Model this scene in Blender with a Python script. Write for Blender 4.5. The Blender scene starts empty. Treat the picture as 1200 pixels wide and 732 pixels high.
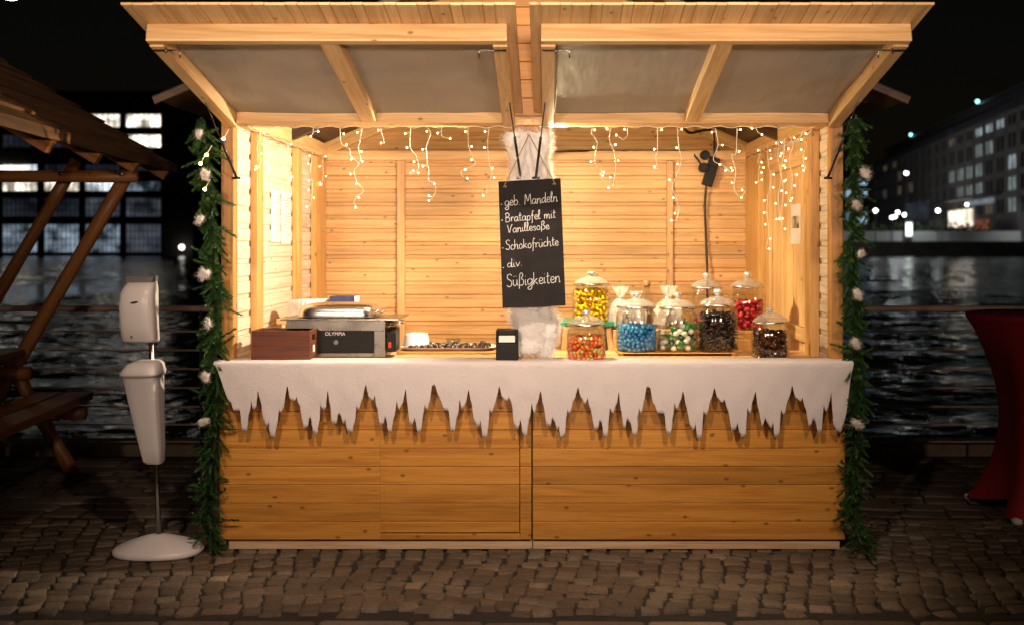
import bpy, bmesh, math, random
from mathutils import Vector, Matrix, noise
random.seed(7)
PI = math.pi
scn = bpy.context.scene
col = scn.collection
F, CX, HZ, EYE, CAMX, D0 = 1235.0, 642.0, 286.0, 1.56, .08, 5.4

def W(px, py, D):
    """surveyed point: a pixel of the photograph at a measured distance -> world"""
    return Vector(((px - CX) * D / F + CAMX, D - D0, EYE - (py - HZ) * D / F))

# ------------------------------------------------------------------ mesh builder
class MB:
    def __init__(s):
        s.v, s.f, s.uv, s.c, s.m = [], [], [], [], []
    def face(s, pts, uv=None, c=None, m=0):
        n = len(s.v); s.v += [tuple(p) for p in pts]
        s.f.append(list(range(n, n + len(pts))))
        s.uv.append(uv or [(0, 0)] * len(pts)); s.c.append(c if c is not None else .5); s.m.append(m)
    def mesh(s, verts, faces, c=.5, m=0, uvs=None):
        n = len(s.v); s.v += [tuple(p) for p in verts]
        for k, fc in enumerate(faces):
            s.f.append([i + n for i in fc])
            s.uv.append([uvs[i] for i in fc] if uvs else [(0, 0)] * len(fc)); s.c.append(c if not isinstance(c, list) else c[k]); s.m.append(m)
    def prism(s, o, along, out, up, L, prof, c=None, m=0):
        """extrude profile [(out,up)] from o for L in direction along; uv runs along the grain"""
        o, along, out, up = Vector(o), Vector(along).normalized(), Vector(out).normalized(), Vector(up).normalized()
        if along.cross(out).dot(up) < 0: prof = prof[::-1]
        ru, rv = random.uniform(0, 90), random.uniform(0, 90)
        c = random.random() if c is None else c
        P = [o + out * a + up * b for a, b in prof]; n = len(P); n0 = len(s.v)
        s.v += [tuple(p) for p in P] + [tuple(p + along * L) for p in P]
        acc = [0]
        for i in range(n): acc.append(acc[-1] + (P[(i + 1) % n] - P[i]).length)
        for i in range(n):
            j = (i + 1) % n
            s.f.append([n0 + i, n0 + j, n0 + n + j, n0 + n + i])
            s.uv.append([(ru, rv + acc[i]), (ru, rv + acc[i + 1]), (ru + L, rv + acc[i + 1]), (ru + L, rv + acc[i])]); s.c.append(c); s.m.append(m)
        for base, rev in ((0, True), (n, False)):
            idx = list(range(n)); idx = idx[::-1] if rev else idx
            s.f.append([n0 + base + i for i in idx]); s.uv.append([(ru + prof[i][0], rv + prof[i][1]) for i in idx]); s.c.append(c); s.m.append(m)
    def box(s, x0, x1, y0, y1, z0, z1, g='x', c=None, m=0):
        if g == 'x': s.prism((x0, y0, z0), (1, 0, 0), (0, 1, 0), (0, 0, 1), x1 - x0, [(0, 0), (y1 - y0, 0), (y1 - y0, z1 - z0), (0, z1 - z0)], c, m)
        if g == 'y': s.prism((x0, y0, z0), (0, 1, 0), (1, 0, 0), (0, 0, 1), y1 - y0, [(0, 0), (x1 - x0, 0), (x1 - x0, z1 - z0), (0, z1 - z0)], c, m)
        if g == 'z': s.prism((x0, y0, z0), (0, 0, 1), (1, 0, 0), (0, 1, 0), z1 - z0, [(0, 0), (x1 - x0, 0), (x1 - x0, y1 - y0), (0, y1 - y0)], c, m)
    def bar(s, a, b, w, h, up=(0, 0, 1), c=None, m=0):
        a, b = Vector(a), Vector(b); d = (b - a).normalized(); up = Vector(up)
        sd = d.cross(up).normalized(); u = sd.cross(d).normalized()
        s.prism(a, d, sd, u, (b - a).length, [(-w / 2, -h / 2), (w / 2, -h / 2), (w / 2, h / 2), (-w / 2, h / 2)], c, m)
    def tube(s, pts, r, n=8, c=None, m=0, cap=True):
        pts = [Vector(p) for p in pts]; c = random.random() if c is None else c
        rs = r if isinstance(r, (list, tuple)) else [r] * len(pts)
        n0 = len(s.v); ref = None; L = 0; ru = random.uniform(0, 50); us = []
        for i, p in enumerate(pts):
            t = (pts[min(i + 1, len(pts) - 1)] - pts[max(i - 1, 0)]).normalized()
            if ref is None: ref = t.orthogonal().normalized()
            else:
                ref = ref - t * ref.dot(t); ref = ref.normalized() if ref.length > 1e-6 else t.orthogonal().normalized()
            b = t.cross(ref)
            if i: L += (p - pts[i - 1]).length
            us.append(ru + L)
            s.v += [tuple(p + (ref * math.cos(2 * PI * k / n) + b * math.sin(2 * PI * k / n)) * rs[i]) for k in range(n)]
        for i in range(len(pts) - 1):
            for k in range(n):
                j = (k + 1) % n; a0 = n0 + i * n; v0 = rs[0] * 2 * PI * k / n; v1 = rs[0] * 2 * PI * (k + 1) / n
                s.f.append([a0 + k, a0 + j, a0 + n + j, a0 + n + k]); s.uv.append([(us[i], v0), (us[i], v1), (us[i + 1], v1), (us[i + 1], v0)]); s.c.append(c); s.m.append(m)
        if cap:
            s.f.append([n0 + k for k in range(n)][::-1]); s.uv.append([(0, 0)] * n); s.c.append(c); s.m.append(m)
            e = n0 + (len(pts) - 1) * n
            s.f.append([e + k for k in range(n)]); s.uv.append([(0, 0)] * n); s.c.append(c); s.m.append(m)
    def lathe(s, o, prof, n=32, c=.5, m=0, sq=None):
        """prof [(r,z)]; sq flattens towards a rounded square"""
        o = Vector(o); n0 = len(s.v)
        for r, z in prof:
            for k in range(n):
                a = 2 * PI * k / n; x, y = math.cos(a), math.sin(a)
                if sq:
                    q = (abs(x) ** sq + abs(y) ** sq) ** (-1 / sq); x, y = x * q, y * q
                s.v.append((o.x + r * x, o.y + r * y, o.z + z))
        for i in range(len(prof) - 1):
            for k in range(n):
                j = (k + 1) % n; a = n0 + i * n
                s.f.append([a + k, a + j, a + n + j, a + n + k]); s.uv.append([(k / n, prof[i][1]), ((k + 1) / n, prof[i][1]), ((k + 1) / n, prof[i + 1][1]), (k / n, prof[i + 1][1])]); s.c.append(c); s.m.append(m)
        for i, rev in ((0, True), (len(prof) - 1, False)):
            if prof[i][0] > 1e-5:
                idx = [n0 + i * n + k for k in range(n)]
                s.f.append(idx[::-1] if rev else idx); s.uv.append([(0, 0)] * n); s.c.append(c); s.m.append(m)
    def ball(s, p, r, c=.5, m=0, sub=1, sc=(1, 1, 1), rot=None):
        V, Fc = ICO[sub]; R = rot or Matrix.Identity(3)
        s.mesh([Vector(p) + R @ Vector((v[0] * r * sc[0], v[1] * r * sc[1], v[2] * r * sc[2])) for v in V], Fc, c, m)
    def build(s, name, mats, parent=None, bevel=0, smooth=False, bseg=1, solid=0):
        me = bpy.data.meshes.new(name); me.from_pydata(s.v, [], s.f)
        for mt in (mats if isinstance(mats, (list, tuple)) else [mats]): me.materials.append(mt)
        uvl = me.uv_layers.new(name='UVMap'); fl = []
        for u in s.uv:
            for t in u: fl += t
        uvl.data.foreach_set('uv', fl)
        at = me.attributes.new('rnd', 'FLOAT', 'FACE'); at.data.foreach_set('value', [float(x) for x in s.c])
        me.polygons.foreach_set('material_index', s.m)
        if smooth: me.polygons.foreach_set('use_smooth', [True] * len(s.f))
        me.update()
        o = bpy.data.objects.new(name, me); col.objects.link(o)
        if parent:
            o.parent = parent; o.location = -wloc(parent)
        if bevel:
            b = o.modifiers.new('edge', 'BEVEL'); b.width = bevel; b.segments = bseg; b.limit_method = 'ANGLE'; b.angle_limit = math.radians(40)
        if solid:
            b = o.modifiers.new('thick', 'SOLIDIFY'); b.thickness = solid; b.offset = 0
        return o
ICO = {}
for sub in (1, 2, 3, 4, 5):
    bm = bmesh.new(); bmesh.ops.create_icosphere(bm, subdivisions=sub, radius=1)
    bm.verts.index_update(); ICO[sub] = ([tuple(v.co) for v in bm.verts], [[v.index for v in f.verts] for f in bm.faces]); bm.free()
def wloc(o):
    l = Vector((0, 0, 0))
    while o: l = l + o.location; o = o.parent
    return l
def empty(name, loc, label=None, cat=None, group=None):
    o = bpy.data.objects.new(name, None); o.empty_display_size = .1; o.location = loc; col.objects.link(o)
    return tag(o, label, cat, group)
def tag(o, label=None, cat=None, group=None, kind=None):
    if label: o['label'] = label
    if cat: o['category'] = cat
    if group: o['group'] = group
    if kind: o['kind'] = kind
    return o
def kids(o): return [c for c in bpy.data.objects if c.parent == o]
def copy_tree(o, parent=None):
    c = o.copy(); col.objects.link(c); c.parent = parent
    for ch in kids(o): copy_tree(ch, c)
    return c
def smooth_path(pts, k=6):
    pts = [Vector(p) for p in pts]
    if len(pts) < 3: return pts
    out = []
    for i in range(len(pts) - 1):
        p0, p1, p2, p3 = pts[max(i - 1, 0)], pts[i], pts[i + 1], pts[min(i + 2, len(pts) - 1)]
        for j in range(k):
            t = j / k
            out.append(.5 * ((2 * p1) + (p2 - p0) * t + (2 * p0 - 5 * p1 + 4 * p2 - p3) * t * t + (3 * p1 - p0 - 3 * p2 + p3) * t ** 3))
    out.append(pts[-1]); return out

# ------------------------------------------------------------------ materials
def mat(name):
    m = bpy.data.materials.new(name); m.use_nodes = True; nt = m.node_tree; nt.nodes.clear()
    out = nt.nodes.new('ShaderNodeOutputMaterial'); b = nt.nodes.new('ShaderNodeBsdfPrincipled')
    nt.links.new(b.outputs[0], out.inputs[0])
    def N(t, **k):
        n = nt.nodes.new('ShaderNode' + t)
        for a, v in k.items(): setattr(n, a, v)
        return n
    def L(a, b_): nt.links.new(a, b_)
    return m, b, N, L, out
def rgb(c): return (c[0], c[1], c[2], 1)
def ramp(N, L, src, stops):
    r = N('ValToRGB'); e = r.color_ramp.elements
    while len(e) > 1: e.remove(e[-1])
    e[0].position = stops[0][0]; e[0].color = rgb(stops[0][1])
    for p, c in stops[1:]:
        x = e.new(p); x.color = rgb(c)
    L(src, r.inputs[0]); return r
def mixc(N, L, fac, a, b, mode='MIX'):
    m = N('Mix', data_type='RGBA', blend_type=mode)
    for sock, v in ((m.inputs[0], fac), (m.inputs[6], a), (m.inputs[7], b)):
        if isinstance(v, (int, float)): sock.default_value = v
        elif isinstance(v, tuple): sock.default_value = rgb(v)
        else: L(v, sock)
    return m.outputs[2]
def wood(name, base, dark, rough=.45, knots=1.0, var=.25, scale=1.0, knotcol=None):
    m, b, N, L, _ = mat(name)
    uv = N('UVMap', uv_map='UVMap'); at = N('Attribute', attribute_name='rnd')
    mp = N('Mapping'); mp.inputs['Scale'].default_value = (1.3 * scale, 26 * scale, 1); L(uv.outputs[0], mp.inputs[0])
    n1 = N('TexNoise', noise_dimensions='2D'); n1.inputs['Scale'].default_value = 1; n1.inputs['Detail'].default_value = 3; n1.inputs['Distortion'].default_value = .6; L(mp.outputs[0], n1.inputs[0])
    mp2 = N('Mapping'); mp2.inputs['Scale'].default_value = (5 * scale, 210 * scale, 1); L(uv.outputs[0], mp2.inputs[0])
    n2 = N('TexNoise', noise_dimensions='2D'); n2.inputs['Scale'].default_value = 1; n2.inputs['Detail'].default_value = 2; L(mp2.outputs[0], n2.inputs[0])
    c1 = ramp(N, L, n1.outputs[0], [(.3, dark), (.52, base), (.75, tuple(min(1, x * 1.12) for x in base))])
    c2 = mixc(N, L, .35, c1.outputs[0], ramp(N, L, n2.outputs[0], [(.3, (.45, .45, .45)), (.6, (1, 1, 1))]).outputs[0], 'MULTIPLY')
    mp3 = N('Mapping'); mp3.inputs['Scale'].default_value = (7.5 * scale, 13 * scale, 1); L(uv.outputs[0], mp3.inputs[0])
    vo = N('TexVoronoi', voronoi_dimensions='2D'); vo.inputs['Scale'].default_value = .9; L(mp3.outputs[0], vo.inputs[0])
    sep = N('SeparateColor'); L(vo.outputs['Color'], sep.inputs[0])
    gt = N('Math', operation='GREATER_THAN'); gt.inputs[1].default_value = 1 - .22 * knots; L(sep.outputs[0], gt.inputs[0])
    kr = ramp(N, L, vo.outputs['Distance'], [(.02, (1, 1, 1)), (.06, (.7, .7, .7)), (.12, (0, 0, 0))])
    km = N('Math', operation='MULTIPLY'); L(kr.outputs[0], km.inputs[0]); L(gt.outputs[0], km.inputs[1])
    km2 = N('Math', operation='MULTIPLY'); km2.inputs[1].default_value = .95; L(km.outputs[0], km2.inputs[0])
    kc = knotcol or tuple(x * .35 for x in dark)
    c3 = mixc(N, L, km2.outputs[0], c2, kc)
    mr = N('MapRange'); mr.inputs[3].default_value = 1 - var; mr.inputs[4].default_value = 1 + var * .35; L(at.outputs['Fac'], mr.inputs[0])
    cc = N('CombineColor'); [L(mr.outputs[0], cc.inputs[i]) for i in range(3)]
    c4 = mixc(N, L, 1.0, c3, cc.outputs[0], 'MULTIPLY')
    L(c4, b.inputs['Base Color'])
    bp = N('Bump'); bp.inputs['Strength'].default_value = .12; bp.inputs['Distance'].default_value = .004; L(n2.outputs[0], bp.inputs['Height']); L(bp.outputs[0], b.inputs['Normal'])
    rr = N('MapRange'); rr.inputs[3].default_value = rough - .08; rr.inputs[4].default_value = rough + .12; L(n1.outputs[0], rr.inputs[0]); L(rr.outputs[0], b.inputs['Roughness'])
    return m
def plain(name, c, rough=.5, metal=0, var=0, vscale=40, bump=0, bscale=80, spec=.5, trans=0, coord='Object'):
    m, b, N, L, _ = mat(name)
    b.inputs['Base Color'].default_value = rgb(c); b.inputs['Roughness'].default_value = rough; b.inputs['Metallic'].default_value = metal
    b.inputs['Specular IOR Level'].default_value = spec
    if trans: b.inputs['Transmission Weight'].default_value = trans
    tc = N('TexCoord')
    if var:
        n = N('TexNoise'); n.inputs['Scale'].default_value = vscale; n.inputs['Detail'].default_value = 4; L(tc.outputs[coord], n.inputs[0])
        r = ramp(N, L, n.outputs[0], [(.3, tuple(x * (1 - var) for x in c)), (.7, tuple(min(1, x * (1 + var)) for x in c))]); L(r.outputs[0], b.inputs['Base Color'])
        r2 = N('MapRange'); r2.inputs[3].default_value = max(.03, rough - .12); r2.inputs[4].default_value = min(1, rough + .12); L(n.outputs[0], r2.inputs[0]); L(r2.outputs[0], b.inputs['Roughness'])
    if bump:
        n = N('TexNoise'); n.inputs['Scale'].default_value = bscale; n.inputs['Detail'].default_value = 4; L(tc.outputs[coord], n.inputs[0])
        bp = N('Bump'); bp.inputs['Strength'].default_value = bump; bp.inputs['Distance'].default_value = .01; L(n.outputs[0], bp.inputs['Height']); L(bp.outputs[0], b.inputs['Normal'])
    return m
def emit(name, c, s, noise_scale=0, lo=.3):
    m, b, N, L, out = mat(name); m.node_tree.nodes.remove(b)
    e = N('Emission'); e.inputs[0].default_value = rgb(c); e.inputs[1].default_value = s; L(e.outputs[0], out.inputs[0])
    if noise_scale:
        tc = N('TexCoord'); n = N('TexNoise'); n.inputs['Scale'].default_value = noise_scale; n.inputs['Detail'].default_value = 3; L(tc.outputs['Object'], n.inputs[0])
        mr = N('MapRange'); mr.inputs[1].default_value = .35; mr.inputs[2].default_value = .68; mr.inputs[3].default_value = s * lo; mr.inputs[4].default_value = s; L(n.outputs[0], mr.inputs[0]); L(mr.outputs[0], e.inputs[1])
    return m
def byattr(name, stops, rough=.35, trans=0, spec=.5, interp='CONSTANT'):
    m, b, N, L, _ = mat(name); at = N('Attribute', attribute_name='rnd')
    r = ramp(N, L, at.outputs['Fac'], stops); r.color_ramp.interpolation = interp; L(r.outputs[0], b.inputs['Base Color'])
    b.inputs['Roughness'].default_value = rough; b.inputs['Specular IOR Level'].default_value = spec
    if trans: b.inputs['Subsurface Weight'].default_value = trans; b.inputs['Subsurface Radius'].default_value = (.01, .006, .004); b.inputs['Subsurface Scale'].default_value = .5
    return m
M = {}
M['front'] = wood('honey_pine', (.57, .252, .043), (.47, .19, .030), .4, 1.1, .24)
M['inner'] = wood('raw_spruce', (.70, .42, .185), (.585, .31, .115), .5, 1.25, .2)
M['pale'] = wood('pale_washed_spruce', (.80, .67, .52), (.70, .55, .39), .55, .5, .1)
M['stud'] = wood('honey_stud', (.68, .38, .125), (.56, .28, .08), .5, .8, .12)
M['beam'] = wood('planed_beam', (.76, .485, .225), (.63, .355, .13), .5, .5, .14)
M['post'] = wood('corner_post_pine', (.54, .26, .07), (.39, .16, .035), .42, .8, .15)
M['plinth'] = wood('plinth_pine', (.62, .43, .27), (.5, .3, .16), .6, .4, .1)
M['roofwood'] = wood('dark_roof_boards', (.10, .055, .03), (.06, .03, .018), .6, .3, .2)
M['shingle'] = plain('bitumen_felt', (.035, .03, .028), .9, var=.3, bump=.4, bscale=60)
M['logs'] = wood('stained_log', (.33, .13, .035), (.21, .075, .018), .42, .3, .2)
M['lap'] = wood('weathered_lap_board', (.21, .095, .032), (.13, .055, .016), .6, .3, .25)
M['crate'] = wood('dark_stained_crate', (.14, .033, .010), (.085, .017, .006), .55, 0, .1, 2)
M['dark_slot'] = plain('dark_slot', (.01, .006, .004), .8)
M['steel'] = plain('brushed_steel', (.27, .25, .225), .27, 1, var=.03, vscale=9)
M['chrome'] = plain('polished_steel', (.78, .75, .71), .22, 1)
M['rail'] = plain('railing_steel', (.60, .43, .34), .5, .2, var=.15, vscale=12)
M['black'] = plain('black_plastic', (.006, .0055, .0055), .5, var=.1, spec=.25)
M['strut'] = plain('black_gas_strut', (.018, .018, .02), .35, .3)
M['cable'] = plain('black_cable', (.012, .012, .012), .5)
M['white_cable'] = plain('fairy_light_cable', (.85, .78, .62), .5)
M['slate'] = plain('chalkboard_slate', (.021, .0185, .0185), .85, var=.25, vscale=14, bump=.05, spec=.25)
M['chalk'] = plain('chalk', (.78, .76, .72), .95, var=.12, vscale=300)
M['paper'] = plain('paper', (.8, .78, .76), .8, var=.03)
M['white'] = plain('white_plastic', (.72, .66, .66), .3, var=.03, vscale=6)
M['white2'] = plain('matt_white_plastic', (.68, .62, .62), .42, var=.04, vscale=8)
M['grey'] = plain('grey_plastic', (.17, .16, .16), .3)
M['twine'] = plain('hemp_twine', (.42, .26, .12), .9)
M['napkin'] = plain('napkin', (.85, .82, .78), .9)
M['green'] = plain('green_enamel', (.01, .16, .07), .3)
M['blue'] = plain('blue_box', (.025, .04, .13), .45, var=.4, vscale=30)
M['red_sw'] = plain('red_switch', (.7, .04, .02), .3)
M['red'] = plain('red_stretch_fabric', (.30, .007, .013), .75, var=.12, vscale=5, bump=.06, bscale=260)
M['stone_edge'] = plain('kerb_granite', (.20, .15, .11), .8, var=.3, vscale=9, bump=.25, bscale=50)
M['joint'] = plain('joint_dirt', (.016, .012, .008), .95, var=.5, vscale=18, bump=.4, bscale=90)
M['quay'] = plain('quay_wall', (.05, .045, .04), .9, var=.4, vscale=.2)
M['prom'] = plain('promenade_stone', (.34, .34, .31), .9, var=.2, vscale=.12)
M['facade'] = plain('stone_facade', (.20, .185, .17), .9, var=.2, vscale=.07)
M['darkfac'] = plain('dark_brick', (.045, .038, .033), .9, var=.3, vscale=.1)
M['roofmetal'] = plain('sheet_metal_roof', (.09, .09, .1), .5, .2, var=.2, vscale=.1)
M['darkglass'] = plain('unlit_glass', (.012, .014, .016), .15)
M['iron'] = plain('cast_iron', (.02, .02, .02), .5)
M['hedge'] = plain('hedge_leaf', (.06, .08, .03), .9, var=.5, vscale=1.2)
M['lead'] = plain('brown_bottle_cap', (.28, .15, .07), .6)

def m_film():
    m, b, N, L, _ = mat('grey_lining_film')
    tc = N('TexCoord'); n = N('TexNoise'); n.inputs['Scale'].default_value = 2.2; n.inputs['Detail'].default_value = 5; n.inputs['Distortion'].default_value = .8; L(tc.outputs['Object'], n.inputs[0])
    r = ramp(N, L, n.outputs[0], [(.35, (.30, .272, .24)), (.65, (.37, .337, .30))]); L(r.outputs[0], b.inputs['Base Color'])
    mp = N('Mapping'); mp.inputs['Rotation'].default_value = (0, 0, .6); mp.inputs['Scale'].default_value = (9, 2, 2); L(tc.outputs['Object'], mp.inputs[0])
    n2 = N('TexNoise'); n2.inputs['Scale'].default_value = .8; n2.inputs['Detail'].default_value = 3; L(mp.outputs[0], n2.inputs[0])
    bp = N('Bump'); bp.inputs['Strength'].default_value = .5; bp.inputs['Distance'].default_value = .03; L(n2.outputs[0], bp.inputs['Height']); L(bp.outputs[0], b.inputs['Normal'])
    b.inputs['Roughness'].default_value = .48
    return m
M['film'] = m_film()
def m_cotton(name, c=(.93, .90, .88), bs=.15):
    m, b, N, L, out = mat(name)
    b.inputs['Base Color'].default_value = rgb(c); b.inputs['Roughness'].default_value = 1; b.inputs['Specular IOR Level'].default_value = .05
    b.inputs['Sheen Weight'].default_value = .3
    tl = N('BsdfTranslucent'); tl.inputs[0].default_value = rgb(c); mx = N('MixShader'); mx.inputs[0].default_value = .14
    L(b.outputs[0], mx.inputs[1]); L(tl.outputs[0], mx.inputs[2]); L(mx.outputs[0], out.inputs[0])
    tc = N('TexCoord'); n = N('TexNoise'); n.inputs['Scale'].default_value = 55; n.inputs['Detail'].default_value = 7; n.inputs['Roughness'].default_value = .7; L(tc.outputs['Object'], n.inputs[0])
    bp = N('Bump'); bp.inputs['Strength'].default_value = bs; bp.inputs['Distance'].default_value = .012; L(n.outputs[0], bp.inputs['Height']); L(bp.outputs[0], b.inputs['Normal'])
    return m
M['cotton'] = m_cotton('cotton_wool'); M['tuft'] = m_cotton('cotton_tuft', (.72, .66, .63)); M['fleece'] = m_cotton('snow_fleece', (.74, .67, .67), .4)
def m_glass():
    m, b, N, L, out = mat('thin_jar_glass'); m.node_tree.nodes.remove(b)
    t = N('BsdfTransparent'); t.inputs[0].default_value = (.94, .95, .93, 1)
    g = N('BsdfGlossy'); g.inputs['Roughness'].default_value = .04
    lw = N('LayerWeight'); lw.inputs[0].default_value = .18
    mr = N('MapRange'); mr.inputs[3].default_value = .07; mr.inputs[4].default_value = .8; L(lw.outputs['Facing'], mr.inputs[0])
    mx = N('MixShader'); L(mr.outputs[0], mx.inputs[0]); L(t.outputs[0], mx.inputs[1]); L(g.outputs[0], mx.inputs[2]); L(mx.outputs[0], out.inputs[0])
    return m
M['glass'] = m_glass()
def m_stone(name, c1, c2, moss=.3):
    m, b, N, L, _ = mat(name)
    at = N('Attribute', attribute_name='rnd'); tc = N('TexCoord')
    n = N('TexNoise'); n.inputs['Scale'].default_value = 95; n.inputs['Detail'].default_value = 6; n.inputs['Roughness'].default_value = .7; L(tc.outputs['Object'], n.inputs[0])
    n2 = N('TexNoise'); n2.inputs['Scale'].default_value = 1.7; n2.inputs['Detail'].default_value = 4; L(tc.outputs['Object'], n2.inputs[0])
    c = ramp(N, L, at.outputs['Fac'], [(0, tuple(x * .92 for x in c1)), (.35, c1), (.75, c2), (.95, (c2[0] * .95, c2[1] * 1.05, c2[2] * 1.2)), (1, tuple(min(1, x * 1.7) for x in c2))])
    g = ramp(N, L, n.outputs[0], [(.3, (.42, .42, .42)), (.5, (.95, .95, .95)), (.62, (1.15, 1.15, 1.15)), (.74, (1.9, 1.85, 1.75))])
    cc = mixc(N, L, 1.0, c.outputs[0], g.outputs[0], 'MULTIPLY')
    w = ramp(N, L, n2.outputs[0], [(.3, (.62, .6, .58)), (.6, (1, 1, 1))])
    cc = mixc(N, L, 1.0, cc, w.outputs[0], 'MULTIPLY'); L(cc, b.inputs['Base Color'])
    b.inputs['Roughness'].default_value = .72
    bp = N('Bump'); bp.inputs['Strength'].default_value = .6; bp.inputs['Distance'].default_value = .004; L(n.outputs[0], bp.inputs['Height']); L(bp.outputs[0], b.inputs['Normal'])
    return m
M['sett'] = m_stone('granite_sett', (.098, .067, .043), (.15, .104, .068))
M['slab'] = m_stone('worn_slab', (.085, .058, .04), (.14, .096, .066))
def m_fir():
    m, b, N, L, out = mat('fir_needle'); at = N('Attribute', attribute_name='rnd')
    r = ramp(N, L, at.outputs['Fac'], [(0, (.02, .06, .02)), (.55, (.045, .115, .03)), (1, (.085, .165, .04))]); L(r.outputs[0], b.inputs['Base Color'])
    b.inputs['Roughness'].default_value = .5; b.inputs['Specular IOR Level'].default_value = .3
    tl = N('BsdfTranslucent'); L(r.outputs[0], tl.inputs[0]); mx = N('MixShader'); mx.inputs[0].default_value = .2
    L(b.outputs[0], mx.inputs[1]); L(tl.outputs[0], mx.inputs[2]); L(mx.outputs[0], out.inputs[0]); return m
M['fir'] = m_fir()
M['bulb'] = emit('warm_led', (1, .58, .2), 42)
def m_water():
    m, b, N, L, _ = mat('river_water')
    b.inputs['Base Color'].default_value = (.004, .006, .008, 1); b.inputs['Roughness'].default_value = .06; b.inputs['IOR'].default_value = 1.333
    tc = N('TexCoord'); mp = N('Mapping'); mp.inputs['Rotation'].default_value = (0, 0, .22); mp.inputs['Scale'].default_value = (1.0, 1.35, 1); L(tc.outputs['Object'], mp.inputs[0])
    n = N('TexNoise'); n.inputs['Scale'].default_value = 3.2; n.inputs['Detail'].default_value = 4; n.inputs['Roughness'].default_value = .55; n.inputs['Distortion'].default_value = .35; L(mp.outputs[0], n.inputs[0])
    n2 = N('TexNoise'); n2.inputs['Scale'].default_value = .28; n2.inputs['Detail'].default_value = 2; L(mp.outputs[0], n2.inputs[0])
    ad = N('Math', operation='MULTIPLY_ADD'); ad.inputs[1].default_value = 1.6; L(n2.outputs[0], ad.inputs[0]); L(n.outputs[0], ad.inputs[2])
    bp = N('Bump'); bp.inputs['Strength'].default_value = 1.0; L(ad.outputs[0], bp.inputs['Height']); L(bp.outputs[0], b.inputs['Normal'])
    sp = N('SeparateXYZ'); L(tc.outputs['Object'], sp.inputs[0]); mr = N('MapRange'); mr.inputs[1].default_value = 50; mr.inputs[2].default_value = 64; mr.inputs[3].default_value = .03; mr.inputs[4].default_value = .05; L(sp.outputs[1], mr.inputs[0]); L(mr.outputs[0], bp.inputs['Distance'])
    return m
M['water'] = m_water()

# ------------------------------------------------------------------ ground, quay, water
GZ = 0.0
b = MB(); b.face([(-40, -30, -.012), (40, -30, -.012), (40, 2.62, -.012), (-40, 2.62, -.012)])
tag(b.build('ground', M['joint']), kind='structure')
def stone(mb, cx, cy, hx, hy, rot, h, jit, rr):
    ch = random.uniform(.06, .22) * min(hx, hy)
    base = [(-hx, -hy + ch), (-hx + ch, -hy), (hx - ch, -hy), (hx, -hy + ch), (hx, hy - ch), (hx - ch, hy), (-hx + ch, hy), (-hx, hy - ch)]
    q = [(random.uniform(-jit, jit), random.uniform(-jit, jit)) for _ in range(4)]
    ca, sa = math.cos(rot), math.sin(rot); tx, ty = random.uniform(-.014, .014), random.uniform(-.014, .014)
    V = []
    for ins, z in ((0, -.03), (.0015, h - .0045), (.0055, h - .0005), (.02, h + .0004)):
        for i, (x, y) in enumerate(base):
            jx, jy = q[i // 2]; k = max(.15, 1 - ins / min(hx, hy)); x, y = (x + jx) * k, (y + jy) * k
            V.append((cx + x * ca - y * sa, cy + x * sa + y * ca, z + x * tx + y * ty))
    Fc = [[r * 8 + i, r * 8 + (i + 1) % 8, r * 8 + 8 + (i + 1) % 8, r * 8 + 8 + i] for r in range(3) for i in range(8)] + [[24 + i for i in range(8)]]
    mb.mesh(V, Fc, rr)
b = MB()
for i in range(-85, 86):
    a0 = i * .102
    y = -1.02; 
    v = -.99 + random.uniform(0, .05)
    while v < .66:
        L_ = random.uniform(.062, .112); vc = v + L_ / 2
        s = math.sin(a0 * .85 + .5)
        x = a0 + .33 * (vc + .2) * s * .9 + .035 * noise.noise(Vector((a0 * .7, vc * 4, 2))); yy = vc + .16 * math.cos(a0 * .85 + .5) * 0 + .03 * math.sin(a0 * 3.1)
        rot = -.30 * s + .35 * max(0, s) * .6
        if -.93 + 0.0 < yy < .60:
            stone(b, x + random.uniform(-.005, .005), yy, .102 / 2 - .005 + random.uniform(-.004, .002), L_ / 2 - .0042, rot + random.uniform(-.12, .12), random.uniform(-.006, .006), .011, random.random())
        v += L_
tag(b.build('sett_pavement', M['sett'], smooth=True), kind='structure')
b = MB()
for r in range(11):
    y = .73 + r * .152
    x = -7 + random.uniform(0, .3)
    while x < 7:
        L_ = random.uniform(.2, .33)
        stone(b, x + L_ / 2, y + .05 * math.sin(x * 1.3) * 0, L_ / 2 - .007, .068, random.uniform(-.02, .02) - .12 * (1 if x > 1.4 else 0), random.uniform(-.005, .004), .012, random.random())
        x += L_
tag(b.build('slab_pavement', M['slab'], smooth=True), kind='structure')
b = MB()
for r in range(16):
    y = -1.1 - r * .155; x = -6.5 + random.uniform(0, .3)
    while x < 6.5:
        L_ = random.uniform(.26, .42); stone(b, x + L_ / 2, y, L_ / 2 - .007, .069, random.uniform(-.015, .015), random.uniform(-.004, .004), .008, .4 + .6 * random.random()); x += L_
tag(b.build('long_stone_pavement', M['slab'], smooth=True), kind='structure')
b = MB()
x = -40
while x < 40:
    b.box(x, x + 1.19, 2.42, 2.72, -.1, .075); x += 1.2
tag(b.build('quay_kerb', M['stone_edge'], bevel=.015, bseg=2), kind='structure')
b = MB(); b.box(-40, 40, 2.62, 2.70, -3, -.1); tag(b.build('near_quay', M['quay']), kind='structure')
b = MB(); WX, WY0, WY1, st = 26.0, 2.7, 62.0, .13
nx, ny = int(2 * WX / st), int((WY1 - WY0) / st); V = []
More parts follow.
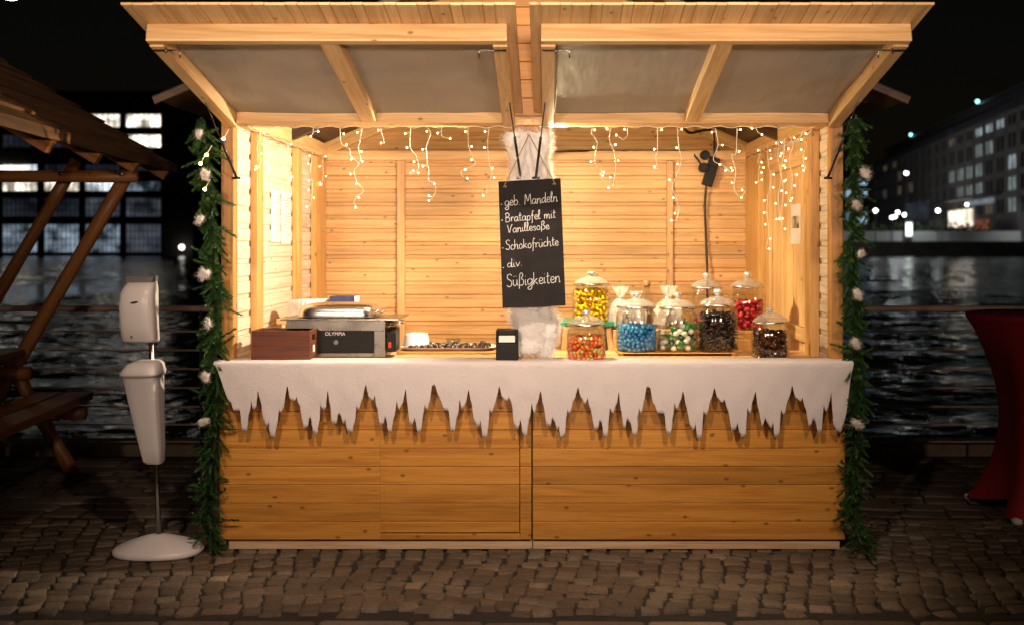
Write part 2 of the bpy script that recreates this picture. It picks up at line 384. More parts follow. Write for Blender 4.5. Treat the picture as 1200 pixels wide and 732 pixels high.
def wave(x, y):
    u, v = x * .98 + y * .2, (y * .98 - x * .2) * 1.25
    a = noise.noise(Vector((u * .33, v * .42, 1.0))); c_ = noise.noise(Vector((u * 1.35 + a, v * 1.5, 5.0))); d_ = noise.noise(Vector((u * 2.7, v * 3.0 + a, 9.0)))
    return .85 * (.07 * a + .074 * (.5 - abs(c_)) * (.55 + .9 * max(0, a + .3)) + .025 * d_)
for j in range(ny + 1):
    y = WY0 + (WY1 - WY0) * j / ny; fy = min(1, (WY1 - y) / 6)
    for i in range(nx + 1):
        x = -WX + 2 * WX * i / nx; V.append((x, y, -1.2 + wave(x, y) * fy * min(1, (WX - abs(x)) / 2)))
b.mesh(V, [[j * (nx + 1) + i, j * (nx + 1) + i + 1, (j + 1) * (nx + 1) + i + 1, (j + 1) * (nx + 1) + i] for j in range(ny) for i in range(nx)])
for x0, x1, y0, y1 in ((-420, -WX, WY0, WY1), (WX, 420, WY0, WY1), (-420, -130, WY1, 236), (130, 420, WY1, 236), (-420, 420, 236, 640)): b.face([(x0, y0, -1.2), (x1, y0, -1.2), (x1, y1, -1.2), (x0, y1, -1.2)])
FX, FY0, FY1, sx_, sy_ = 130.0, WY1, 236.0, .5, .62
nx, ny = int(2 * FX / sx_), int((FY1 - FY0) / sy_); V = []
for j in range(ny + 1):
    y = FY0 + (FY1 - FY0) * j / ny; fy = min(1, (FY1 - y) / 3, (y - FY0) / 6)
    for i in range(nx + 1):
        x = -FX + 2 * FX * i / nx; V.append((x, y, -1.2 + 1.2 * wave(x, y) * fy * min(1, (FX - abs(x)) / 2)))
b.mesh(V, [[j * (nx + 1) + i, j * (nx + 1) + i + 1, (j + 1) * (nx + 1) + i + 1, (j + 1) * (nx + 1) + i] for j in range(ny) for i in range(nx)])
tag(b.build('water', [M['water']], smooth=True), kind='structure')
# far banks
b = MB(); b.box(20, 420, 238, 244, -3, 2.15); b.box(20, 420, 244, 660, -3, 2.1); tag(b.build('far_quay', M['quay']), kind='structure')
b = MB(); b.box(45, 160, 247, 248.2, 2.1, 4.6); tag(b.build('promenade_wall', M['prom']), 'pale stone parapet along the far promenade under the globe lamps', 'parapet')

# ------------------------------------------------------------------ railing
t = empty('quay_railing', (0, 2.42, 0), 'steel quay railing with thin cables in front of the dark river', 'railing')
RY, RX = 2.36, 6.9
b = MB(); b.tube([(-RX, RY, 1.085), (RX, RY, 1.085)], .023, 12); b.build('handrail', M['rail'], t, smooth=True)
for k in range(7):
    z = EYE - ([388, 410, 432, 454, 476, 497, 517][k] - HZ) * (D0 + RY) / F
    b = MB(); b.tube([(-RX, RY, z), (RX, RY, z)], .0068, 6); b.build('cable', M['rail'], t, smooth=True)
for x in (-6.75, -4.62, -2.47, -1.0, .7, 2.36, 4.6, 6.75):
    b = MB(); b.box(x - .006, x + .006, RY - .03, RY + .03, .02, 1.07, 'z'); b.box(x - .05, x + .05, RY - .05, RY + .05, .012 + .063, .022 + .063, 'x'); b.build('railing_post', M['iron'], t, bevel=.003)

# ------------------------------------------------------------------ market stall
S = empty('market_stall', (0, 1, 0), 'open wooden christmas market stall with raised awning flaps and lit interior', 'market stall')
H = .0935
CLAD = lambda th, h, v=.0035: [(0, 0), (th - v, 0), (th, v * .9), (th, h - v * .9), (th - v, h), (0, h)]
CLAD2 = lambda th, h, v=.008: [(v, 0), (th - v, 0), (th, v), (th, h - v), (th - v, h), (v, h), (0, h - v), (0, v)]
CLADIN = lambda th, h, e=.013: [(.008, 0), (th - e, 0), (th - e, h * .25), (th - .002, h * .31), (th, h * .34), (th, h * .97), (th - .003, h), (.008, h), (0, h - .008), (0, .008)]
def rows(z0, z1, h=H):
    z = z0
    while z < z1 - .005:
        yield z, min(h, z1 - z) - .0012; z += h
# plinth
b = MB(); b.box(-1.555, .0, -.005, .045, .0, .046); b.box(.004, 1.575, -.005, .045, .0, .046)
b.box(-1.555, -1.505, .047, 2.07, 0, .046, 'y'); b.box(1.515, 1.565, .047, 2.07, 0, .046, 'y'); b.box(-1.5, 1.5, 2.02, 2.07, 0, .046)
b.build('plinth', M['plinth'], S, bevel=.003)
b = MB()
for i in range(20): b.box(-1.49, 1.49, .1 + i * .095, .1 + i * .095 + .092, .048, .066)
b.build('stall_floor', M['inner'], S)
# front panels (y -.02 .. 0)
ZB = .053
fl = MB()
TONE = [random.random() for _ in range(12)]
for k, (z, h) in enumerate(rows(ZB, .94)):
    for x0, x1 in ((-1.595, -.004),):
        if z < .62:
            fl.prism((x0, 0, z), (1, 0, 0), (0, -1, 0), (0, 0, 1), -.7752 - x0, CLAD(.02, h), TONE[k])
            fl.prism((-.061, 0, z), (1, 0, 0), (0, -1, 0), (0, 0, 1), .056, CLAD(.02, h), TONE[k])
        else: fl.prism((x0, 0, z), (1, 0, 0), (0, -1, 0), (0, 0, 1), x1 - x0, CLAD(.02, h))
fl.prism((-.776, 0, ZB), (1, 0, 0), (0, -1, 0), (0, 0, 1), .713, CLAD(.02, .031), TONE[0])
def nails(mb, xs):
    for z, h in rows(ZB, .94):
        for x in xs:
            for dz in (.024, .066): mb.ball((x + random.uniform(-.005, .005), -.0198, z + dz + random.uniform(-.003, .003)), .0022, .5, m=1)
nails(fl, (-1.57, -.8, -.03))
fp = fl.build('front_panel', [M['front'], M['iron']], S)
b = MB(); b.box(-1.59, 1.59, .0015, .03, .06, .94); b.build('front_backing', M['roofwood'], S)
hd = MB()
for k, (z, h) in enumerate(x_ for x_ in rows(ZB, .94) if x_[0] < .62):
    z0 = max(z, ZB + .036)
    hd.prism((-.7745, 0, z0), (1, 0, 0), (0, -1, 0), (0, 0, 1), .709, CLAD(.0201, z + h - z0), TONE[k])
for z, h in rows(ZB, .62):
    for x in (-.755, -.09):
        for dz in (.045, .07): hd.ball((x, -.0199, z + dz), .0022, .5, m=1)
hatch = hd.build('hatch_door', [M['front'], M['iron']], fp)
b = MB()
for z, h in rows(ZB, .94):
    b.prism((.004, 0, z), (1, 0, 0), (0, -1, 0), (0, 0, 1), 1.592, CLAD(.02, h))
nails(b, (.03, .8, 1.57)); b.build('front_panel', [M['front'], M['iron']], S)
# side walls
for sx in (-1, 1):
    b = MB()
    for z, h in rows(ZB, 2.2):
        if sx > 0 and False: pass
        b.prism((sx * 1.53, .07, z), (0, 1, 0), (-sx, 0, 0), (0, 0, 1), 2.05, [(a - .06, b_) for a, b_ in CLADIN(.06, h, .007)])
    w = b.build('side_wall', M['pale'], S, bevel=.0015)
    b = MB(); x0, x1 = sorted((sx * 1.53, sx * 1.595)); b.box(x0, x1, 0, .068, .05, 2.3, 'z'); b.build('corner_post', M['post'], S, bevel=.004)
    # inner studs
    spec = ((.30, .42, .04), (1.23, 1.33, .04), (1.75, 2.07, .04)) if sx < 0 else ((.22, .345, .05), (1.36, 1.44, .045), (1.62, 2.07, .05))
    for y0, y1, dpt in spec:
        b = MB(); a0, a1 = sorted((sx * 1.5285, sx * (1.53 - dpt))); b.box(a0, a1, y0, y1, .07, 2.165, 'z'); b.build('stud', M['stud'], S, bevel=.003)
    b = MB(); a0, a1 = sorted((sx * 1.47, sx * 1.5275)); b.box(a0, a1, .07, 2.07, 2.168, 2.26, 'y'); b.build('top_plate', M['beam'], S, bevel=.003)
# serrated gaps: shadow gaps where the boards meet the studs come from the board profile
# right hand service door inside
d = MB()
x = .40
while x < 1.33:
    d.prism((1.5285, x, .1), (0, 0, 1), (-1, 0, 0), (0, 1, 0), 2.04, CLAD(.018, .071, .004)); x += .073
door = d.build('side_door', M['beam'], S)
for z0, z1 in ((2.0, 2.1), (1.02, 1.1)):
    b = MB(); b.box(1.487, 1.51, .36, 1.35, z0, z1, 'y'); b.build('door_rail', M['beam'], door, bevel=.002)
b = MB(); b.box(1.49, 1.51, 1.30, 1.355, .1, 2.14, 'z'); b.build('door_stile', M['beam'], door, bevel=.002)
# back wall
b = MB()
for z, h in rows(ZB, 2.2):
    b.prism((-1.595, 2.132, z), (1, 0, 0), (0, -1, 0), (0, 0, 1), 3.19, CLADIN(.06, h))
SL = .42
RZ = lambda x: 2.26 + (1.83 - abs(x)) * SL
for z, h in rows(ZB + 24 * H if False else ZB + 23 * H, 2.95):
    xm = min(1.595, 1.83 - (z + h - 2.26) / SL - .03)
    if xm > .05: b.prism((-xm, 2.132, z), (1, 0, 0), (0, -1, 0), (0, 0, 1), 2 * xm, CLADIN(.06, h))
b.build('back_wall', M['inner'], S, bevel=.0015)
for x0, x1 in ((-.985, -.93), (.92, .965)):
    b = MB(); b.box(x0, x1, 2.035, 2.0705, .07, 2.148, 'z'); b.build('stud', M['inner'], S, bevel=.003)
b = MB(); b.box(-1.485, 1.475, 2.02, 2.0705, 2.15, 2.215); b.build('back_rail', M['beam'], S, bevel=.003)
for sx in (-1, 1):
    LZ = lambda x: 2.268 + (1.5 - abs(x)) * .43
    b = MB(); b.bar((sx * 1.50, 2.04, LZ(1.50) - .047), (sx * .01, 2.04, LZ(.0) - .047), .05, .085, (0, 0, 1)); b.build('rafter', M['beam'], S, bevel=.003)
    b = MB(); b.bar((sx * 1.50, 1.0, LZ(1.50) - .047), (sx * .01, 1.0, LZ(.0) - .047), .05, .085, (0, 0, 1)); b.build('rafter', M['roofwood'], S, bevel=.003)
    b = MB()
    for k in range(12):
        xa, xb = 1.52 * k / 12 + .001, 1.52 * (k + 1) / 12 - .001; p0, p1 = Vector((sx * xa, .12, LZ(xa))), Vector((sx * xb, .12, LZ(xb)))
        up = (p1 - p0).cross(Vector((0, 1, 0))).normalized(); up = up if up.z > 0 else -up
        b.prism(p0, (0, 1, 0), p1 - p0, up, 1.945, [(0, 0), ((p1 - p0).length, 0), ((p1 - p0).length, .012), (0, .012)])
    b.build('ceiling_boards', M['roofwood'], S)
# front gable
b = MB()
for z, h in rows(2.215, 2.95):
    xm = min(1.595, 1.83 - (z + h - 2.26) / SL - .03)
    if xm > .05: b.prism((-xm, .03, z), (1, 0, 0), (0, -1, 0), (0, 0, 1), 2 * xm, CLAD(.022, h))
tri = [(-1.6, 2.216), (1.6, 2.216), (1.6, RZ(1.6) - .012), (0, RZ(0) - .012), (-1.6, RZ(1.6) - .012)]
b.mesh([(x, .0303, z) for x, z in tri] + [(x, .0315, z) for x, z in tri], [[0, 1, 2, 3, 4], [9, 8, 7, 6, 5]] + [[i, 5 + i, 5 + (i + 1) % 5, (i + 1) % 5] for i in range(5)])
b.build('front_gable', M['front'], S, bevel=.0015)
b = MB(); b.box(-1.528, 1.528, .032, .10, 2.17, 2.30); b.build('header_beam', M['beam'], S, bevel=.003)
# roof
for sx in (-1, 1):
    rf = MB(); n = 15
    for i in range(n):
        xa, xb = 1.83 * i / n + .001, 1.83 * (i + 1) / n - .001
        p0, p1 = Vector((sx * xa, -.25, RZ(xa))), Vector((sx * xb, -.25, RZ(xb)))
        up = (p1 - p0).cross(Vector((0, 1, 0))).normalized(); up = up if up.z > 0 else -up
        rf.prism(p0, (0, 1, 0), p1 - p0, up, 2.65, [(0, 0), ((p1 - p0).length, 0), ((p1 - p0).length, .018), (0, .018)])
    r_ = rf.build('roof', M['roofwood'], S)
    b = MB(); p0, p1 = Vector((sx * .0, -.26, RZ(0) + .022)), Vector((sx * 1.85, -.26, RZ(1.85) + .022))
    up = Vector((sx * SL, 0, 1)).normalized()
    b.prism(p0, (0, 1, 0), p1 - p0, up, 2.67, [(0, 0), ((p1 - p0).length, 0), ((p1 - p0).length, .006), (0, .006)]); b.build('roof_felt', M['shingle'], r_)
    b = MB(); b.bar((sx * .01, -.265, RZ(.0) + .0), (sx * 1.84, -.265, RZ(1.84) + .0), .02, .035); b.build('verge_board', M['roofwood'], r_, bevel=.002)
# counter
b = MB()
for i in range(4): b.box(-1.525, 1.525, -.095 + i * .155, -.095 + i * .155 + .153, .943, .965)
b.build('counter', M['inner'], S, bevel=.003)
for x in (-1.2, 0, 1.2):
    b = MB(); b.box(x - .03, x + .03, .032, .5, .86, .942, 'y'); b.build('bracket', M['beam'], S, bevel=.003)
# centre post
b = MB(); b.box(-.06, .032, .035, .125, .966, 2.168, 'z'); b.build('centre_post', M['post'], S, bevel=.004)

# awning flaps
UN = lambda D: 2.463 + .212 * (4.31 - D)      # underside of the flap boards at distance D
ang = math.atan(.212); dirv = Vector((0, -math.cos(ang), math.sin(ang))); upv = Vector((0, math.sin(ang), math.cos(ang)))
def on(x, D, dz=0): return Vector((x, D - D0, UN(D) + dz))
def flap(xa, xb):
    w = MB(); n = int((xb - xa) / .12); per = (xb - xa) / n; L_ = (5.40 - 4.14) / math.cos(ang)
    for i in range(2 * n):
        p = on(xa + (i // 2) * per + (per * .36 if i % 2 else 0), 5.40); st = per * (.64 if i % 2 else .36)
        w.prism(p, dirv, (1, 0, 0), upv, L_ + random.uniform(-.002, .002), [(.0035, 0), (st - .0035, 0), (st - .0005, .004), (st - .0005, .010), (.0005, .010), (.0005, .004)])
    fo = w.build('awning_flap', M['beam'], S)
    T = .085
    def bt(name, x, D1, D2, wd, th):
        q = MB(); q.prism(on(x - wd / 2, D1), dirv, (1, 0, 0), upv, (D1 - D2) / math.cos(ang), [(0, -th), (wd, -th), (wd, -.0015), (0, -.0015)]); q.build(name, M['beam'], fo, bevel=.003)
    ia, ib = xa + .04, xb - .04
    if xa > -.2: ia, ib = xa + .045, xb - .035
    for x in (ia + .03, ib - .03): bt('side_batten', x, 5.39, 4.352, .06, T)
    bt('mid_batten', (ia + ib) / 2 , 5.33, 4.352, .075, T - .012)
    q = MB(); q.prism(on(ia, 4.35), (1, 0, 0), dirv, upv, ib - ia, [(0, -.078), (.042, -.078), (.042, -.0015), (0, -.0015)]); q.build('outer_bar', M['beam'], fo, bevel=.003)
    q = MB(); q.prism(on(ia + .063, 5.39), (1, 0, 0), dirv, upv, ib - ia - .126, [(0, -.075), (.05, -.075), (.05, -.0015), (0, -.0015)]); q.build('hinge_batten', M['beam'], fo, bevel=.003)
    # lining film between the battens
    q = MB(); nx, ny = 60, 40; V = []
    for j in range(ny + 1):
        for i in range(nx + 1):
            x = ia + .05 + (ib - ia - .1) * i / nx; D = 4.345 + (5.345 - 4.345) * j / ny
            V.append(on(x, D, -.022 - .008 * noise.noise(Vector((x * 2.2, D * 3, xa))) - .003 * noise.noise(Vector((x * 7 + D * 6, D * 3, 4)))))
    Fc = [[j * (nx + 1) + i, j * (nx + 1) + i + 1, (j + 1) * (nx + 1) + i + 1, (j + 1) * (nx + 1) + i] for j in range(ny) for i in range(nx)]
    q.mesh(V, Fc); q.build('lining_film', M['film'], fo, smooth=True, solid=.0008)
    for x, sg in ((ia + .06, 1), (ib - .06, -1)):
        q = MB(); c0 = on(x, 4.36, -.092)
        q.tube([c0 + Vector((-sg * .055, 0, 0)), c0 + Vector((sg * .05, 0, 0)), c0 + Vector((sg * .058, 0, -.006)), c0 + Vector((sg * .058, 0, -.032))], .0035, 8)
        q.tube([c0 + Vector((0, 0, .012)), c0 + Vector((0, 0, -.014))], .003, 6)
        q.build('hook', M['steel'], fo, smooth=True)
    for x, hx, yy in ((ia + .015, max(xa, -1.51) if xa < -.5 else xa + .012, 0), (ib - .015, min(xb, 1.51) if xb > .5 else xb - .012, 0)):
        a_, b_ = Vector((hx, -.02, 1.9)), on(x, 5.0, -.085)
        q = MB(); mid = a_.lerp(b_, .55); q.tube([a_, mid], .0065, 10); q.tube([mid, b_], .0032, 8)
        q.ball(a_, .009, .5, sub=2); q.tube([a_ - Vector((.02, 0, .004)), a_ + Vector((.02, 0, -.004))], .006, 8)
        q.build('gas_strut', M['strut'], fo, smooth=True)
    return fo
flap(-1.6, -.047); flap(.007, 1.6)

# ------------------------------------------------------------------ snow fleece with icicle hem
HEML = [(85,200),(95,228),(115,228),(122,298),(132,298),(146,230),(150,190),(158,222),(165,220),(175,155),(182,190),(195,260),(203,280),(210,258),(216,312),(226,318),(238,265),(242,215),(248,235),(255,225),(272,142),(282,190),(296,195),(300,178),(312,210),(328,285),(337,280),(342,250),(350,255),(358,300),(368,306),(376,260),(380,195),(388,225),(396,222),(405,152),(413,205),(420,270),(430,272),(438,238),(448,245),(455,272),(462,250),(470,298),(482,302),(492,265),(498,210),(506,225),(515,195),(530,140),(542,185),(552,195),(560,175),(568,215),(578,275),(588,272),(592,245),(600,258),(605,300),(612,300),(622,250),(632,195),(640,225),(648,210),(663,152),(670,205),(676,270),(684,275),(688,248),(695,265),(702,300),(710,295),(720,235),(724,200),(732,225),(740,200),(748,145),(760,142),(772,180),(790,225),(805,228),(812,295),(820,298),(832,245),(840,185),(848,222),(858,205),(870,155),(880,200),(890,265),(902,282),(910,258),(918,318),(928,318),(936,260),(938,215),(946,235),(955,205),(972,145),(982,185),(995,195),(1002,182)]
HEMR = [(0,200),(8,270),(18,285),(28,252),(36,300),(45,312),(55,255),(65,198),(72,235),(80,205),(93,158),(103,205),(115,275),(125,278),(130,248),(140,262),(150,290),(153,262),(160,318),(170,310),(180,222),(188,235),(200,195),(216,148),(228,185),(240,205),(247,182),(258,220),(272,290),(280,285),(286,258),(295,265),(303,315),(310,312),(320,215),(330,235),(340,205),(350,160),(358,225),(368,285),(376,252),(388,265),(400,310),(408,305),(415,212),(422,235),(430,195),(440,148),(452,150),(465,205),(480,235),(500,235),(508,300),(518,305),(526,245),(530,190),(538,222),(548,200),(560,158),(572,215),(585,275),(595,290),(602,262),(608,318),(618,318),(626,225),(636,240),(648,195),(662,150),(675,185),(688,200),(695,188),(708,225),(722,292),(732,290),(738,262),(748,300),(755,315),(764,312),(770,205),(778,235),(788,190),(797,158),(808,220),(820,280),(828,250),(840,268),(850,285),(855,255),(862,315),(872,312),(880,220),(890,240),(903,190),(918,143),(930,185),(945,195),(950,180),(962,220),(975,280),(985,252),(995,262),(1005,300),(1012,302),(1020,200),(1028,230),(1038,200),(1046,155),(1050,215),(1055,272),(1064,290),(1075,300),(1085,270)]
hem = [(240 + 28 / 2.815, 400 + 72 / 2.815)] + [(240 + x / 2.815, 400 + y / 2.815) for x, y in HEML if 240 + x / 2.815 < 599.5] + [(600 + x / 2.79, 400 + y / 2.79) for x, y in HEMR] + [(600 + 1118 / 2.79, 400 + 72 / 2.79)]
DF = 5.29
hw = sorted([(W(x, y, DF).x, W(x, y, DF).z) for x, y in hem])
def hemz(x):
    lo, hi = 0, len(hw) - 1
    if x <= hw[0][0]: return hw[0][1]
    if x >= hw[-1][0]: return hw[-1][1]
    while hi - lo > 1:
        md = (lo + hi) // 2
        if hw[md][0] <= x: lo = md
        else: hi = md
    (x0, z0), (x1, z1) = hw[lo], hw[hi]; k = (x - x0) / max(1e-6, x1 - x0)
    k2 = k * k * (3 - 2 * k)
    return z0 + (z1 - z0) * (.12 * k + .88 * k2)
b = MB(); NX, NV = 1100, 14; V = []
X0, X1 = hw[0][0], hw[-1][0]
yt = -.097
for i in range(NX + 1):
    x = X0 + (X1 - X0) * i / NX; hz = min(min(hemz(x + q_ * .001) for q_ in (-2, -1, 0, 1, 2)), .955); nz = noise.noise(Vector((x * 2.1, 0, 3))); nz2 = noise.noise(Vector((x * 9, 1, 3)))
    xe = max(-1.5, min(1.5, x))
    prof = [(.06 + .02 * nz, .9705), (-.02, .9705), (-.075, .9715), (-.098, .9700), (-.107, .962)]
    for y, z in prof: V.append((x, y, z + .0012 * nz2))
    for k in range(1, NV + 1):
        tt = k / NV; z = .962 + (hz - .962) * tt
        drop = .962 - z
        V.append((x + .002 * noise.noise(Vector((x * 30, z * 30, 1))), -.108 + .012 * nz * drop / .2 + .004 * nz2 * tt + .006 * noise.noise(Vector((x * 14, z * 9, 7))) * min(1, drop * 8) + .03 * drop * 1.2, z))
NR = 5 + NV
Fc = [[i * NR + k, i * NR + k + 1, (i + 1) * NR + k + 1, (i + 1) * NR + k] for i in range(NX) for k in range(NR - 1)]
b.mesh(V, Fc); fle = b.build('snow_fleece', M['fleece'], smooth=True, solid=.005)
tag(fle, 'white fleece runner with icicle shaped hem along the stall counter', 'fleece runner')

# ------------------------------------------------------------------ cotton, chalkboard
def fibres(mb, pts_n, count, ln, wd):
    for _ in range(count):
        p, n = random.choice(pts_n); d = (n + Vector((random.gauss(0, .8), random.gauss(0, .8), random.gauss(0, .8)))).normalized(); l = ln * random.uniform(.4, 1.3)
        s_ = d.orthogonal().normalized() * wd; e = p + d * l + Vector((random.gauss(0, .2), random.gauss(0, .2), random.gauss(0, .2))) * l
        md = (p + e) / 2 + Vector((random.gauss(0, .15), random.gauss(0, .15), random.gauss(0, .15))) * l
        mb.face([p - s_, p + s_, md + s_ * .8, md - s_ * .8]); mb.face([md - s_ * .8, md + s_ * .8, e])
def cotton_column():
    b = MB(); n, R = 56, 120; z0, z1 = .985, 2.13
    key = [(.985, .03, 0), (1.0, .075, .0), (1.04, .085, .01), (1.08, .085, .03), (1.12, .10, .035), (1.17, .11, .03), (1.22, .09, .01), (1.4, .085, 0), (1.8, .085, 0), (1.88, .125, 0), (1.93, .112, -.002), (2.0, .098, 0.0), (2.06, .115, .0), (2.10, .125, -.005), (2.13, .115, -.01)]
    V, pn = [], []
    for j in range(R + 1):
        z = z0 + (z1 - z0) * j / R
        for a in range(len(key) - 1):
            if key[a][0] <= z <= key[a + 1][0]:
                k = (z - key[a][0]) / (key[a + 1][0] - key[a][0]); r = key[a][1] + (key[a + 1][1] - key[a][1]) * k; ox = key[a][2] + (key[a + 1][2] - key[a][2]) * k; break
        for i in range(n):
            t = 2 * PI * i / n; d = Vector((math.cos(t), math.sin(t), 0)); q = d * .1 + Vector((0, 0, z))
            rr = r * (1 + .22 * noise.noise(q * 7) + .07 * noise.noise(q * 18) + .03 * noise.noise(q * 70))
            sq = 1 / max(abs(d.x), abs(d.y)) ** .35
            yl = .75
            p = Vector((-.014 + ox + d.x * rr * sq, .08 + d.y * rr * sq * .9, z + .012 * noise.noise(q * 20)))
            V.append(p); pn.append((p, d))
    b.mesh(V, [[j * n + i, j * n + (i + 1) % n, (j + 1) * n + (i + 1) % n, (j + 1) * n + i] for j in range(R) for i in range(n)])
    # loose wisp on the right and tufts at the foot
    pw = []
    for c_, r_, sc in ((Vector((.085, .02, 1.12)), .05, (.8, .7, 1.3)), (Vector((.075, .01, 1.03)), .035, (.7, .8, 1.2)), (Vector((.06, .02, 1.2)), .05, (.8, .8, 1)), (Vector((-.07, .02, 2.07)), .05, (.7, .8, 1.2)), (Vector((.06, .03, 2.08)), .05, (.7, .8, 1.2)), (Vector((-.055, .0, 1.93)), .045, (.8, .8, 1)), (Vector((.055, .0, 1.93)), .045, (.8, .8, 1))):
        Vs = []
        for v in ICO[3][0]:
            d = Vector(v); rr = r_ * (1 + .4 * noise.noise(d * 1.3 + c_ * 20) + .1 * noise.noise(d * 4 + c_ * 9)); p = c_ + Vector((d.x * sc[0], d.y * sc[1], d.z * sc[2])) * rr; Vs.append(p); pw.append((p, d))
        b.mesh(Vs, ICO[3][1])
    fibres(b, pn, 9000, .028, .0006); fibres(b, pw, 8000, .04, .0006); fibres(b, [q_ for q_ in pn if q_[0].z < 1.25], 6000, .04, .0006)
    return b
o = cotton_column().build('cotton_wadding', M['cotton'], smooth=True)
tag(o, 'fluffy white cotton wadding wrapped round the centre post of the stall', 'cotton wadding')

# chalkboard
CB = [W(584, 213, 5.22), W(657, 209, 5.24), W(663, 358, 5.27), W(589, 361, 5.25)]
ex = (CB[1] - CB[0]); ey = (CB[3] - CB[0]); nrm = ex.cross(ey).normalized()
if nrm.y > 0: nrm = -nrm
t = empty('chalkboard', CB[3].lerp(CB[2], .5), 'black hanging chalkboard with handwritten german sweets menu in front of centre post', 'chalkboard')
b = MB(); th = .008
Vb = CB + [p - nrm * th for p in CB]
b.mesh(Vb, [[0, 3, 2, 1], [4, 5, 6, 7], [0, 1, 5, 4], [1, 2, 6, 5], [2, 3, 7, 6], [3, 0, 4, 7]])
b.build('slate', M['slate'], t, bevel=.002)
def cbp(u, v, off=.001): return CB[0] + ex * u + ey * v + nrm * off
G = {  # strokes of a handwritten alphabet, baseline 0, x height .5, ascender 1
 'g': (.50, [[(.42,.42),(.25,.5),(.06,.38),(.08,.1),(.25,.05),(.42,.3),(.44,.45),(.42,0),(.34,-.32),(.12,-.36),(.05,-.22),(.25,-.08),(.55,.12)]]),
 'e': (.40, [[(.04,.22),(.32,.28),(.32,.44),(.18,.5),(.05,.3),(.1,.05),(.25,.0),(.42,.12)]]),
 'b': (.46, [[(.08,1.0),(.07,.5),(.06,.02),(.25,.0),(.4,.2),(.34,.45),(.18,.46),(.07,.28)]]),
 '.': (.24, [[(.08,.02),(.11,.05)]]), ' ': (.36, []),
 'M': (.78, [[(.05,0),(.1,.5),(.14,1.0),(.24,.7),(.37,.3),(.5,.7),(.62,1.0),(.66,.5),(.7,0)]]),
 'a': (.48, [[(.38,.44),(.2,.5),(.05,.3),(.08,.04),(.24,.04),(.38,.3),(.4,.48),(.38,.15),(.42,.0),(.5,.1)]]),
 'n': (.48, [[(.05,.5),(.07,.25),(.06,0),(.08,.25),(.22,.48),(.34,.42),(.36,.2),(.36,0),(.46,.08)]]),
 'd': (.50, [[(.36,.42),(.2,.48),(.05,.28),(.1,.03),(.28,.08),(.38,.4),(.42,1.0),(.39,.4),(.4,.03),(.5,.08)]]),
 'l': (.26, [[(.05,.2),(.18,.7),(.18,1.0),(.1,.95),(.07,.4),(.1,.03),(.25,.1)]]),
 'B': (.58, [[(.1,1.0),(.09,.5),(.06,0)],[(.02,.92),(.25,1.02),(.44,.85),(.34,.6),(.12,.54),(.38,.48),(.5,.25),(.36,.04),(.06,.02)]]),
 'r': (.36, [[(.05,.5),(.08,.25),(.07,0),(.1,.3),(.22,.48),(.34,.44)]]),
 't': (.34, [[(.16,.9),(.14,.4),(.15,.05),(.3,.05)],[(.02,.58),(.32,.62)]]),
 'p': (.48, [[(.08,.5),(.08,0),(.06,-.4)],[(.08,.3),(.2,.5),(.38,.42),(.36,.12),(.2,0),(.08,.1)]]),
 'f': (.34, [[(.32,.95),(.2,1.0),(.14,.7),(.13,.2),(.1,-.3),(.04,-.34)],[(.02,.48),(.3,.52)]]),
 'm': (.70, [[(.05,.5),(.07,.25),(.06,0),(.1,.3),(.2,.48),(.3,.4),(.31,0),(.35,.3),(.46,.48),(.56,.4),(.57,.0),(.66,.06)]]),
 'i': (.22, [[(.08,.48),(.07,.2),(.1,.02),(.2,.08)],[(.1,.75),(.12,.77)]]),
 'V': (.58, [[(.04,.95),(.14,.5),(.24,.02),(.36,.5),(.5,.95),(.58,.92)]]),
 's': (.38, [[(.32,.45),(.15,.5),(.1,.36),(.3,.2),(.26,.03),(.06,.02)]]),
 'o': (.46, [[(.22,.5),(.06,.34),(.1,.04),(.3,.03),(.38,.28),(.26,.5),(.18,.46)]]),
 'ß': (.50, [[(.06,-.25),(.09,.4),(.14,.9),(.3,1.0),(.38,.8),(.24,.56),(.42,.42),(.42,.12),(.24,.0),(.16,.06)]]),
 'S': (.52, [[(.46,.88),(.3,1.02),(.1,.88),(.14,.62),(.38,.46),(.44,.18),(.26,-.02),(.03,.1)]]),
 'c': (.38, [[(.34,.44),(.18,.5),(.05,.28),(.12,.03),(.36,.06)]]),
 'h': (.48, [[(.08,1.0),(.07,.5),(.06,0),(.1,.28),(.24,.48),(.35,.4),(.36,0),(.46,.06)]]),
 'k': (.46, [[(.07,1.0),(.06,0)],[(.36,.5),(.09,.25),(.25,.18),(.4,0)]]),
 'u': (.48, [[(.05,.5),(.06,.12),(.2,.0),(.34,.2),(.37,.5),(.37,.1),(.46,.04)]]),
 'ü': (.48, [[(.05,.5),(.06,.12),(.2,.0),(.34,.2),(.37,.5),(.37,.1),(.46,.04)],[(.12,.74),(.13,.78)],[(.29,.76),(.3,.8)]]),
 'v': (.42, [[(.04,.5),(.12,.2),(.18,.02),(.3,.3),(.38,.5)]]),
 '-': (.30, [[(.02,.24),(.2,.26)]]),
}
def write(mb, text, u0, u1, v, vs, wd, rise=0):
    tw = sum(G[ch][0] for ch in text); x = 0; k = (u1 - u0) / tw
    for ch in text:
        wg, st = G[ch]; dy = random.uniform(-.03, .03)
        for s_ in st:
            pts = smooth_path([cbp(u0 + (x + px + .02) * k, v - (py + dy) * vs - rise * (x / tw), .0015) for px, py in s_], 4)
            rr = [wd * random.uniform(.75, 1.15) for _ in pts]
            mb.tube(pts, rr, 5)
        x += wg
b = MB(); wd = .0018
